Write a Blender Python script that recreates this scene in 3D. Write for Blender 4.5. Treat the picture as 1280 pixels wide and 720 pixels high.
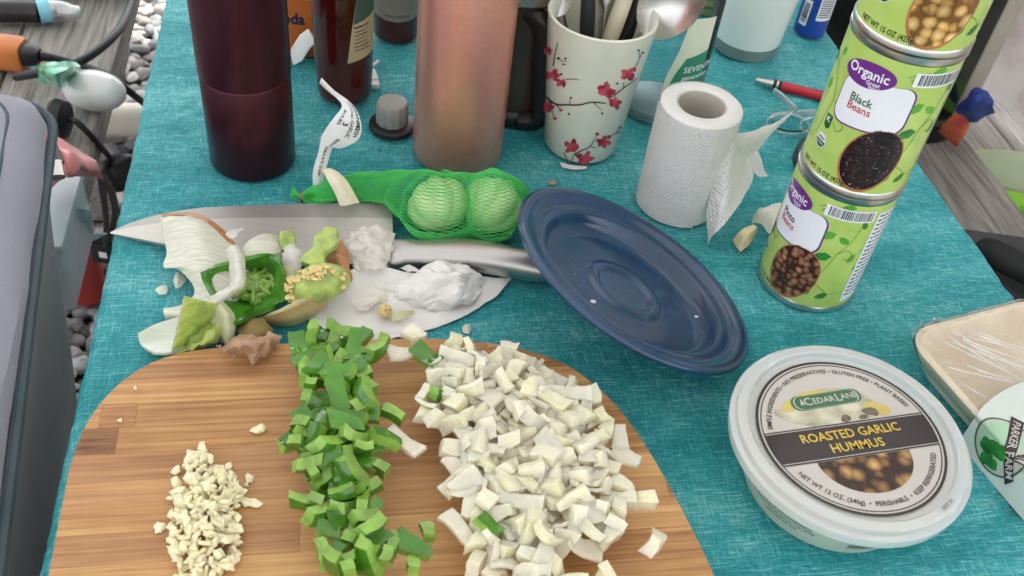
import bpy, bmesh, math, random
from mathutils import Vector, Matrix, noise, geometry
random.seed(7)
R_ = math.radians
for o in list(bpy.data.objects): bpy.data.objects.remove(o)
S = bpy.context.scene
COL = S.collection

# ------------------------------------------------------------------ camera
FPX, PITCH, ROLL, CAMH = 1229.0, R_(43.9), R_(8.0), 0.512      # table top is z = 0
FW = Vector((0, math.cos(PITCH), -math.sin(PITCH)))
_r = Vector((1, 0, 0)); _u = _r.cross(FW)
CR = math.cos(ROLL)*_r + math.sin(ROLL)*_u
CU = -math.sin(ROLL)*_r + math.cos(ROLL)*_u
CAM = Vector((0, 0, CAMH))
cd = bpy.data.cameras.new('camera'); co = bpy.data.objects.new('camera', cd); COL.objects.link(co)
cd.sensor_fit = 'HORIZONTAL'; cd.sensor_width = 36.0; cd.lens = FPX/1280*36
cd.clip_start = 0.02; cd.clip_end = 500
M = Matrix((CR, CU, -FW)).transposed().to_4x4(); M.translation = CAM
co.matrix_world = M
cd.dof.use_dof = True; cd.dof.focus_distance = 0.74; cd.dof.aperture_fstop = 15.0
S.camera = co

# ------------------------------------------------------------------ sky, sun, exposure
SUN_EL, SUN_AZ = R_(52), R_(20)          # azimuth measured from +y towards +x
W = bpy.data.worlds.new('World'); S.world = W; W.use_nodes = True
nt = W.node_tree; nt.nodes.clear()
sky = nt.nodes.new('ShaderNodeTexSky'); sky.sky_type = 'NISHITA'; sky.sun_disc = False
sky.sun_elevation = SUN_EL; sky.sun_rotation = SUN_AZ
sky.air_density = 1.0; sky.dust_density = 3.0; sky.ozone_density = 1.0
hs = nt.nodes.new('ShaderNodeHueSaturation'); hs.inputs['Saturation'].default_value = 0.12
bgd = nt.nodes.new('ShaderNodeBackground'); bgd.inputs['Strength'].default_value = 0.15
wo = nt.nodes.new('ShaderNodeOutputWorld')
nt.links.new(sky.outputs[0], hs.inputs['Color']); nt.links.new(hs.outputs[0], bgd.inputs[0]); nt.links.new(bgd.outputs[0], wo.inputs[0])
sl = bpy.data.lights.new('sun', 'SUN'); sl.energy = 3.5; sl.angle = R_(0.6); sl.color = (1, .96, .9)
so = bpy.data.objects.new('sun', sl); COL.objects.link(so)
sd = Vector((math.sin(SUN_AZ)*math.cos(SUN_EL), math.cos(SUN_AZ)*math.cos(SUN_EL), math.sin(SUN_EL)))
so.rotation_euler = sd.to_track_quat('Z', 'Y').to_euler(); so.location = (0, 0, 6)
S.view_settings.view_transform = 'Standard'; S.view_settings.look = 'None'
S.view_settings.gamma = 1; S.view_settings.exposure = 1.80
S.view_settings.use_curve_mapping = False
S.render.engine = 'CYCLES'
S.render.resolution_x, S.render.resolution_y = 1024, 576

# ------------------------------------------------------------------ pixel helpers (photo pixels, 1280 x 720)
def ray(px, py): return FW*FPX + CR*(px-640) + CU*(360-py)
def G(px, py, z=0.0):
    d = ray(px, py); return CAM + d*((z-CAMH)/d.z)
def V(px, py, y):                                   # on an upright plane y = const
    d = ray(px, py); return CAM + d*(y/d.y)
TA = R_(13.5); CT, ST = math.cos(TA), math.sin(TA)
def T(b, t, z=0.0): return Vector((b*CT - t*ST, b*ST + t*CT, z))     # table axes: b across, t along
def BT(p): return (p.x*CT + p.y*ST, -p.x*ST + p.y*CT)
def hit_cone(px, py, cx, cy, r0, r1, h, z0=0.0, off=0.0):
    d = ray(px, py); o = CAM - Vector((cx, cy, z0)); k = (r1-r0)/h
    a = d.x**2+d.y**2-(k*d.z)**2
    b = 2*(o.x*d.x+o.y*d.y-(r0+k*o.z)*k*d.z)
    c = o.x**2+o.y**2-(r0+k*o.z)**2
    D = b*b-4*a*c
    if D < 0: D = 0
    t = (-b-math.sqrt(D))/(2*a)
    p = CAM + d*t
    n = Vector((p.x-cx, p.y-cy, 0)).normalized()
    return p + n*off

# ------------------------------------------------------------------ materials
MATS = {}
def lin(c):
    return tuple(((v/12.92) if v <= .04045 else ((v+.055)/1.055)**2.4) for v in c)
def H_(s):
    s = s.lstrip('#'); return lin(tuple(int(s[i:i+2], 16)/255 for i in (0, 2, 4)))
def pm(name, col, rough=.5, metal=0, var=.12, scale=30, col2=None, bump=0, bscale=200, trans=0, ior=1.45, sss=0, sssr=(.01, .008, .005),
       coat=0, spec=.5, detail=4, alpha=1, objvar=0, translucent=0, stretch=None, sheen=0, rvar=0):
    if name in MATS: return MATS[name]
    m = bpy.data.materials.new(name); m.use_nodes = True; t = m.node_tree; N = t.nodes; L = t.links
    b = N['Principled BSDF']; out = N['Material Output']
    tc = N.new('ShaderNodeTexCoord'); src = tc.outputs['Object']
    if stretch:
        mp = N.new('ShaderNodeMapping'); mp.inputs['Scale'].default_value = stretch; L.new(src, mp.inputs[0]); src = mp.outputs[0]
    nz = N.new('ShaderNodeTexNoise'); nz.inputs['Scale'].default_value = scale; nz.inputs['Detail'].default_value = detail; L.new(src, nz.inputs['Vector'])
    rp = N.new('ShaderNodeValToRGB'); rp.color_ramp.elements[0].position = .32; rp.color_ramp.elements[1].position = .68
    c1 = tuple(max(0, v*(1-var)) for v in col); c2 = col2 if col2 else tuple(min(1, v*(1+var)) for v in col)
    rp.color_ramp.elements[0].color = (*c1, 1); rp.color_ramp.elements[1].color = (*c2, 1)
    L.new(nz.outputs['Fac'], rp.inputs[0]); cs = rp.outputs[0]
    if objvar:
        oi = N.new('ShaderNodeObjectInfo'); mr = N.new('ShaderNodeMapRange'); mr.inputs[3].default_value = 1-objvar; mr.inputs[4].default_value = 1+objvar
        L.new(oi.outputs['Random'], mr.inputs[0])
        h2 = N.new('ShaderNodeHueSaturation'); L.new(cs, h2.inputs['Color']); L.new(mr.outputs[0], h2.inputs['Value'])
        cs = h2.outputs[0]
    L.new(cs, b.inputs['Base Color'])
    b.inputs['Roughness'].default_value = rough; b.inputs['Metallic'].default_value = metal
    if rvar:
        r2 = N.new('ShaderNodeMapRange'); r2.inputs[3].default_value = max(0, rough-rvar); r2.inputs[4].default_value = min(1, rough+rvar)
        L.new(nz.outputs['Fac'], r2.inputs[0]); L.new(r2.outputs[0], b.inputs['Roughness'])
    b.inputs['Specular IOR Level'].default_value = spec; b.inputs['IOR'].default_value = ior
    b.inputs['Transmission Weight'].default_value = trans; b.inputs['Coat Weight'].default_value = coat; b.inputs['Coat Roughness'].default_value = .08
    b.inputs['Alpha'].default_value = alpha
    if sheen: b.inputs['Sheen Weight'].default_value = sheen
    if sss:
        b.inputs['Subsurface Weight'].default_value = sss; b.inputs['Subsurface Radius'].default_value = sssr; b.inputs['Subsurface Scale'].default_value = 1.0
    if bump:
        n2 = N.new('ShaderNodeTexNoise'); n2.inputs['Scale'].default_value = bscale; n2.inputs['Detail'].default_value = 5; L.new(src, n2.inputs['Vector'])
        bp = N.new('ShaderNodeBump'); bp.inputs['Strength'].default_value = 1; bp.inputs['Distance'].default_value = bump
        L.new(n2.outputs['Fac'], bp.inputs['Height']); L.new(bp.outputs[0], b.inputs['Normal'])
    if translucent:
        tr = N.new('ShaderNodeBsdfTranslucent'); L.new(cs, tr.inputs['Color']); mx = N.new('ShaderNodeMixShader'); mx.inputs[0].default_value = translucent
        L.new(b.outputs[0], mx.inputs[1]); L.new(tr.outputs[0], mx.inputs[2]); L.new(mx.outputs[0], out.inputs['Surface'])
    MATS[name] = m
    return m

# ------------------------------------------------------------------ object helpers
def tag(o, label=None, cat=None, group=None, kind=None):
    if label: o['label'] = label
    if cat: o['category'] = cat
    if group: o['group'] = group
    if kind: o['kind'] = kind
    return o
def thing(name, label, cat, loc=(0, 0, 0), rotz=0, group=None):
    o = bpy.data.objects.new(name, None); COL.objects.link(o); o.location = loc; o.rotation_euler = (0, 0, rotz); o.empty_display_size = .02
    return tag(o, label, cat, group)
def obj(name, bm, m, parent=None, smooth=True, ang=40, world=False):
    """bm: bmesh or mesh. world=True: the verts are world coordinates, parent is a plain-translated Empty."""
    if isinstance(bm, bmesh.types.BMesh):
        me = bpy.data.meshes.new(name); bmesh.ops.recalc_face_normals(bm, faces=bm.faces) if not bm.faces.layers.int.get('keep') else None
        bm.to_mesh(me); bm.free()
    else: me = bm
    ms = m if isinstance(m, (list, tuple)) else [m]
    if not me.materials:
        for x in ms: me.materials.append(x)
    if smooth:
        me.polygons.foreach_set('use_smooth', [True]*len(me.polygons))
        try: me.set_sharp_from_angle(angle=R_(ang))
        except Exception: pass
    o = bpy.data.objects.new(name, me); COL.objects.link(o)
    if parent:
        o.parent = parent
        if world: o.matrix_parent_inverse = basis(parent).inverted()
    return o
def basis(o):
    m = Matrix.Translation(o.location) @ o.rotation_euler.to_matrix().to_4x4()
    return m
def wthing(name, bm, m, label, cat, group=None, **k):       # one-mesh thing from world verts: origin moved to its base
    o = obj(name, bm, m, None, **k); recenter(o); return tag(o, label, cat, group)
def recenter(o):
    me = o.data; n = len(me.vertices)
    cx = sum(v.co.x for v in me.vertices)/n; cy = sum(v.co.y for v in me.vertices)/n; cz = min(v.co.z for v in me.vertices)
    c = Vector((cx, cy, cz)); me.transform(Matrix.Translation(-c)); o.location = o.location + c
    return o
def lathe(prof, seg=48, bm=None, c=(0, 0, 0), sx=1, sy=1, close=False, fn=None):
    bm = bm or bmesh.new(); rings = []
    for (r, z) in prof:
        if r < 1e-6: rings.append([bm.verts.new((c[0], c[1], c[2]+z))])
        else:
            ring = []
            for i in range(seg):
                a = 2*math.pi*i/seg; rr = r*(fn(a, z) if fn else 1)
                ring.append(bm.verts.new((c[0]+rr*math.cos(a)*sx, c[1]+rr*math.sin(a)*sy, c[2]+z)))
            rings.append(ring)
    pairs = list(zip(rings, rings[1:]))
    if close: pairs.append((rings[-1], rings[0]))
    for A, B in pairs:
        for i in range(seg):
            j = (i+1) % seg
            if len(A) == 1 and len(B) == 1: break
            if len(A) == 1: bm.faces.new((A[0], B[i], B[j]))
            elif len(B) == 1: bm.faces.new((A[i], A[j], B[0]))
            else: bm.faces.new((A[i], A[j], B[j], B[i]))
    return bm
def smooth_pts(pts, n=8):
    pts = [Vector(p) for p in pts]; out = []
    for i in range(len(pts)-1):
        p0 = pts[max(i-1, 0)]; p1 = pts[i]; p2 = pts[i+1]; p3 = pts[min(i+2, len(pts)-1)]
        for k in range(n):
            t = k/n
            out.append(.5*((2*p1)+(p2-p0)*t+(2*p0-5*p1+4*p2-p3)*t*t+(3*p1-p0-3*p2+p3)*t**3))
    out.append(pts[-1]); return out
def loft(centers, radii, seg=12, bm=None, up=Vector((0, 0, 1)), caps=True, power=2):
    """tube through centres with (ru, rv) or r per centre; rv is along up. power > 2 gives a squarer section"""
    bm = bm or bmesh.new(); n = len(centers); rings = []
    if isinstance(radii, (int, float)) or (isinstance(radii, tuple) and not isinstance(radii[0], (tuple, list))): radii = [radii]*n
    for i, c in enumerate(centers):
        c = Vector(c); d = (Vector(centers[min(i+1, n-1)])-Vector(centers[max(i-1, 0)])).normalized()
        s = d.cross(up)
        if s.length < 1e-4: s = d.cross(Vector((0, 1, 0)))
        s.normalize(); w = s.cross(d).normalized()
        r = radii[i] if not isinstance(radii, (int, float)) else radii
        ru, rv = r if isinstance(r, (tuple, list)) else (r, r)
        ring = []
        for k in range(seg):
            a = 2*math.pi*k/seg; ca, sa = math.cos(a), math.sin(a)
            x = math.copysign(abs(ca)**(2/power), ca); y = math.copysign(abs(sa)**(2/power), sa)
            ring.append(bm.verts.new(c+s*(ru*x)+w*(rv*y)))
        rings.append(ring)
    for A, B in zip(rings, rings[1:]):
        for k in range(seg): j = (k+1) % seg; bm.faces.new((A[k], A[j], B[j], B[k]))
    if caps:
        bm.faces.new(rings[0][::-1]); bm.faces.new(rings[-1])
    return bm
def tube(pts, r, seg=8, bm=None, n=6): 
    p = smooth_pts(pts, n); return loft(p, r, seg, bm)
def box(x0, x1, y0, y1, z0, z1, bev=0, bm=None, segs=2, mtx=None):
    b = bmesh.new()
    vs = [b.verts.new((x, y, z)) for z in (z0, z1) for x, y in ((x0, y0), (x1, y0), (x1, y1), (x0, y1))]
    for f in ((3, 2, 1, 0), (4, 5, 6, 7), (0, 1, 5, 4), (1, 2, 6, 5), (2, 3, 7, 6), (3, 0, 4, 7)): b.faces.new([vs[i] for i in f])
    if bev: bmesh.ops.bevel(b, geom=b.edges[:], offset=bev, segments=segs, affect='EDGES', profile=.5)
    if mtx: bmesh.ops.transform(b, matrix=mtx, verts=b.verts[:])
    return merge(bm, b)
def merge(bm, b):
    if bm is None: return b
    me = bpy.data.meshes.new('t'); b.to_mesh(me); b.free(); bm.from_mesh(me); bpy.data.meshes.remove(me); return bm
def prism(poly, z0, z1, bev=0, bm=None, segs=2):
    b = bmesh.new()
    lo = [b.verts.new((p[0], p[1], z0)) for p in poly]; hi = [b.verts.new((p[0], p[1], z1)) for p in poly]; n = len(poly)
    top = b.faces.new(hi); bot = b.faces.new(lo[::-1])
    for i in range(n): j = (i+1) % n; b.faces.new((lo[i], lo[j], hi[j], hi[i]))
    if bev: bmesh.ops.bevel(b, geom=[e for e in b.edges if top in e.link_faces or bot in e.link_faces], offset=bev, segments=segs, affect='EDGES', profile=.5)
    bmesh.ops.recalc_face_normals(b, faces=b.faces)
    return merge(bm, b)
def cr1(a, b, c, d, t): return .5*((2*b)+(c-a)*t+(2*a-5*b+4*c-d)*t*t+(3*b-a-3*c+d)*t**3)
def patch(rows, nu=6, nv=6, th=.0006, amp=0, freq=60, seed=0, fold=0, rag=0):
    """smooth sheet through a grid of 3-D control points, given a real thickness"""
    rows = [[Vector(p) for p in r] for r in rows]; nr = len(rows); nc = len(rows[0])
    fine = []
    for r in rows:
        fr = []
        for i in range(nc-1):
            for k in range(nu): fr.append(cr1(r[max(i-1, 0)], r[i], r[i+1], r[min(i+2, nc-1)], k/nu))
        fr.append(r[-1]); fine.append(fr)
    grid = []
    for i in range(nr-1):
        for k in range(nv):
            grid.append([cr1(fine[max(i-1, 0)][c], fine[i][c], fine[i+1][c], fine[min(i+2, nr-1)][c], k/nv) for c in range(len(fine[0]))])
    grid.append(fine[-1])
    if amp or fold:
        for r in grid:
            for c in range(len(r)):
                p = r[c]; q = p*freq+Vector((seed*7.3, seed*3.1, seed))
                d = noise.noise_vector(q)*amp+noise.noise_vector(q*3.1)*amp*.38
                if fold: d += Vector((0, 0, (abs(noise.noise(q*.6))*2-.5)*fold))
                r[c] = p+d
    bm = bmesh.new(); V_ = [[bm.verts.new(p) for p in r] for r in grid]
    for i in range(len(V_)-1):
        for j in range(len(V_[0])-1): 
            if rag:
                e = min(i, len(V_)-2-i, j, len(V_[0])-2-j); c = grid[i][j]*150+Vector((seed, 0, 0))
                if e < rag*(noise.noise(c)+noise.noise(c*2.3)*.5+.12): continue
            try: bm.faces.new((V_[i][j], V_[i+1][j], V_[i+1][j+1], V_[i][j+1]))
            except ValueError: pass
    if rag: bmesh.ops.delete(bm, geom=[v for v in bm.verts if not v.link_faces], context='VERTS')
    if th and not rag:
        bmesh.ops.recalc_face_normals(bm, faces=bm.faces)
        bmesh.ops.solidify(bm, geom=bm.faces[:], thickness=th)
    return bm
def ppatch(rows, **k):                                # control points given as (px, py, z)
    return patch([[G(*p) for p in r] for r in rows], **k)
def ico(r=1, sub=2, bm=None, sc=(1, 1, 1), loc=(0, 0, 0), jit=0, freq=1.5, seed=0):
    b = bmesh.new(); bmesh.ops.create_icosphere(b, subdivisions=sub, radius=1)
    for v in b.verts:
        n = v.co.normalized(); k = 1+jit*noise.noise(n*freq+Vector((seed*5.1, seed*2.7, seed*1.3)))
        v.co = Vector((n.x*sc[0], n.y*sc[1], n.z*sc[2]))*r*k + Vector(loc)
    return merge(bm, b)
def densify(bm, step, axis=0):
    if not bm.verts: return
    lo = min(v.co[axis] for v in bm.verts); hi = max(v.co[axis] for v in bm.verts); x = math.ceil(lo/step)*step
    n = Vector((1, 0, 0)) if axis == 0 else Vector((0, 1, 0))
    while x < hi:
        bmesh.ops.bisect_plane(bm, geom=bm.verts[:]+bm.edges[:]+bm.faces[:], plane_co=n*x, plane_no=n); x += step
def flat(polys, step=None, fn=None):
    """flat printed shapes: list of 2-D outlines, filled, optionally cut fine and wrapped by fn(u, v) -> point"""
    bm = bmesh.new()
    for p in polys:
        try: 
            vs = [bm.verts.new((q[0], q[1], 0)) for q in p]; bm.faces.new(vs)
        except ValueError: pass
    bmesh.ops.triangulate(bm, faces=bm.faces[:])
    for f in bm.faces:
        if f.normal.z < 0: f.normal_flip()
    if step: densify(bm, step, 0); densify(bm, step*2, 1)
    if fn:
        for v in bm.verts: v.co = fn(v.co.x, v.co.y)
    bm.faces.layers.int.new('keep')
    return bm
_txt = {}
def text_mesh(s, size=1.0, bold=0.0, align='CENTER', width=1.0):
    """flat letters as a bmesh in the xy plane, centred"""
    cu = bpy.data.curves.new('t', 'FONT'); cu.body = s; cu.size = size; cu.align_x = align; cu.align_y = 'CENTER'; cu.offset = bold*size; cu.resolution_u = 2
    o = bpy.data.objects.new('t', cu); COL.objects.link(o)
    dg = bpy.context.evaluated_depsgraph_get(); dg.update()
    me = bpy.data.meshes.new_from_object(o.evaluated_get(dg)); bm = bmesh.new(); bm.from_mesh(me)
    bpy.data.meshes.remove(me); bpy.data.objects.remove(o); bpy.data.curves.remove(cu)
    for v in bm.verts: v.co.x *= width; v.co.z = 0
    return bm
def lettering(s, size, fn, bold=0.0, align='CENTER', width=1.0, step=None):
    bm = text_mesh(s, size, bold, align, width)
    if step: densify(bm, step, 0)
    for f in bm.faces:
        if f.normal.z < 0: f.normal_flip()
    for v in bm.verts: v.co = fn(v.co.x, v.co.y)
    bm.faces.layers.int.new('keep')
    return bm
def ell(cx, cy, a, b, rot=0, n=32, a0=0, a1=2*math.pi, wob=0, seed=0):
    out = []
    for i in range(n):
        t = a0+(a1-a0)*i/(n if abs(a1-a0-2*math.pi) < 1e-6 else n-1); k = 1+wob*noise.noise(Vector((math.cos(t)*1.5, math.sin(t)*1.5, seed*3.7)))
        x, y = a*k*math.cos(t), b*k*math.sin(t)
        out.append((cx+x*math.cos(rot)-y*math.sin(rot), cy+x*math.sin(rot)+y*math.cos(rot)))
    return out
def ribbon(pts, w0, w1=None):
    """thin painted line along 2-D points -> quads"""
    w1 = w0 if w1 is None else w1; n = len(pts); out = []; L, Rr = [], []
    for i, p in enumerate(pts):
        a = pts[max(i-1, 0)]; b = pts[min(i+1, n-1)]; dx, dy = b[0]-a[0], b[1]-a[1]; l = math.hypot(dx, dy) or 1
        w = (w0+(w1-w0)*i/max(n-1, 1))/2; L.append((p[0]-dy/l*w, p[1]+dx/l*w)); Rr.append((p[0]+dy/l*w, p[1]-dx/l*w))
    for i in range(n-1): out.append([Rr[i], Rr[i+1], L[i+1], L[i]])
    return out
def copy_tree(o, parent=None):
    c = o.copy(); COL.objects.link(c); c.parent = parent
    for ch in list(o.children): copy_tree(ch, c)
    return c
# ================================================================== SETTING
GZ = -0.75
def gp(): pass
m_ground = pm('ground_soil', (.10, .095, .085), .95, var=.3, scale=14, bump=.01, bscale=30)
bm = bmesh.new(); s = 60
for v in ((-s, -s), (s, -s), (s, s), (-s, s)): bm.verts.new((v[0], v[1], GZ-.03))
bm.faces.new(bm.verts[:]); tag(obj('ground', bm, m_ground, smooth=False), kind='structure')

# gravel: rounded river stones, one mass of real stones
def gravel():
    import numpy as np
    rs = np.random.RandomState(3)
    b = bmesh.new(); bmesh.ops.create_icosphere(b, subdivisions=1, radius=1); b.verts.ensure_lookup_table()
    bv = np.array([v.co[:] for v in b.verts]); bf = np.array([[v.index for v in f.verts] for f in b.faces]); b.free()
    b = bmesh.new(); bmesh.ops.create_icosphere(b, subdivisions=2, radius=1); b.verts.ensure_lookup_table()
    bv2 = np.array([v.co[:] for v in b.verts]); bf2 = np.array([[v.index for v in f.verts] for f in b.faces]); b.free()
    VV, FF, CC = [], [], []; n = 0
    pts = []
    y = .35
    while y < 3.6:
        x = -1.75
        while x < -.22:
            pts.append((x, y)); x += .025
        y += .023
    for (x, y) in pts:
        x += rs.uniform(-.012, .012); y += rs.uniform(-.012, .012)
        r = rs.uniform(.012, .021); near = -1.2 < x < -.5 and .9 < y < 2.3
        V0, F0 = (bv2, bf2) if near else (bv, bf)
        k = 1+.18*np.sin(V0@rs.uniform(-2.2, 2.2, 3)+rs.uniform(0, 6))+.10*np.sin(V0@rs.uniform(-4, 4, 3)+rs.uniform(0, 6))
        P = V0*k[:, None]*np.array([r*rs.uniform(.9, 1.5), r*rs.uniform(.75, 1.1), r*rs.uniform(.45, .75)])
        a = rs.uniform(0, 6.28); ca, sa = np.cos(a), np.sin(a); tl = rs.uniform(-.5, .5)
        Rz = np.array([[ca, -sa, 0], [sa, ca, 0], [0, 0, 1]]); ct, st = np.cos(tl), np.sin(tl); Rx = np.array([[1, 0, 0], [0, ct, -st], [0, st, ct]])
        P = P@(Rz@Rx).T+np.array([x, y, GZ-.008+rs.uniform(-.008, .012)])
        VV.append(P); FF.append(F0+n); n += len(P)
        g = rs.uniform(.14, .42); w = rs.uniform(-.02, .03)
        if rs.rand() < .05: c = (.30, .15, .08)
        else: c = (g+w, g, g-w*.8)
        CC.append(np.tile(np.array([*c, 1]), (len(P), 1)))
    VV = np.concatenate(VV); FF = np.concatenate(FF); CC = np.concatenate(CC)
    me = bpy.data.meshes.new('gravel'); me.vertices.add(len(VV)); me.vertices.foreach_set('co', VV.ravel())
    me.loops.add(FF.size); me.loops.foreach_set('vertex_index', FF.ravel().astype(np.int32))
    me.polygons.add(len(FF)); me.polygons.foreach_set('loop_start', (np.arange(len(FF))*3).astype(np.int32))
    me.update(calc_edges=True)
    at = me.color_attributes.new('tint', 'FLOAT_COLOR', 'POINT'); at.data.foreach_set('color', CC.ravel())
    m = pm('river_stone', (.3, .3, .29), .75, var=.2, scale=90, bump=.0015, bscale=120)
    N = m.node_tree.nodes; L = m.node_tree.links; an = N.new('ShaderNodeAttribute'); an.attribute_name = 'tint'
    mx = N.new('ShaderNodeMix'); mx.data_type = 'RGBA'; mx.blend_type = 'MULTIPLY'; mx.inputs[0].default_value = 1
    rp = [x for x in N if x.type == 'VALTORGB'][0]; rp.color_ramp.elements[0].color = (.75, .75, .75, 1); rp.color_ramp.elements[1].color = (1.15, 1.15, 1.15, 1)
    L.new(rp.outputs[0], mx.inputs[6]); L.new(an.outputs['Color'], mx.inputs[7]); L.new(mx.outputs[2], N['Principled BSDF'].inputs['Base Color'])
    tag(obj('gravel', me, m), 'grey river stones covering the ground beside the bench', 'gravel', kind='stuff')
gravel()

# weathered wood
def wood_mat(name, dark, light, axis_scale=(4, 60, 60), rough=.8, bump=.0012):
    m = pm(name, dark, rough, var=0, scale=3.2, col2=light, detail=8, stretch=axis_scale, bump=bump, bscale=5, objvar=.12)
    return m
m_bench = wood_mat('weathered_wood', (.16, .145, .13), (.40, .375, .345), (55, 3, 55))
def plank(name, parent, b0, b1, t0, t1, z0, z1, m=m_bench, bev=.004):
    bm = box(b0, b1, t0, t1, z0, z1, bev); o = obj(name, bm, m, parent, smooth=True, ang=30); return o
def rot_thing(name, label, cat, group=None): 
    return thing(name, label, cat, (0, 0, GZ), TA, group)
# picnic table under the cloth
tb = rot_thing('picnic_table', 'grey wooden picnic table hidden under the turquoise cloth', 'table')
EL, ER = -.161, .524
w = (ER-EL)/5
for i in range(5): plank('plank', tb, EL+i*w+.002, EL+(i+1)*w-.002, -.35, 1.75, -.0455-GZ, -.0065-GZ)
for t in (-.1, 1.5):
    plank('brace', tb, EL+.03, ER-.03, t-.04, t+.04, -.086-GZ, -.0465-GZ)
    for b in (EL+.1, ER-.1): plank('leg', tb, b-.045, b+.045, t-.02, t+.02, 0, .663)
# benches either side
def bench(label, b0, b1, t0, t1, zt, n=2):
    r = rot_thing('picnic_bench', label, 'bench', 'benches of the picnic table')
    w = (b1-b0)/n
    for i in range(n): plank('plank', r, b0+i*w+.002, b0+(i+1)*w-.002, t0, t1, zt-.042-GZ, zt-GZ)
    for t in (t0+.3, t1-.3):
        plank('support', r, b0+.03, b1-.03, t-.045, t+.045, zt-.13-GZ, zt-.043-GZ)
        plank('leg', r, (b0+b1)/2-.045, (b0+b1)/2+.045, t-.02, t+.02, 0, zt-.131-GZ)
    return r
bench('weathered grey bench with the orange extension cord and white egg shape on it', -.606, -.318, .15, 1.8, -.30)
bench('weathered grey bench next to the sage green basin', .675, .948, -.2, 1.8, -.30)
# low plank platform beyond the right-hand bench
pf = rot_thing('wooden_platform', 'low grey wooden platform carrying the sage green basin', 'platform')
for i in range(5): plank('plank', pf, 1.0+i*.145, 1.0+i*.145+.14, .5, 2.6, .19, .23)
for t in (.7, 1.5, 2.4): plank('joist', pf, 1.01, 1.70, t-.03, t+.03, .0, .189)

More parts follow.
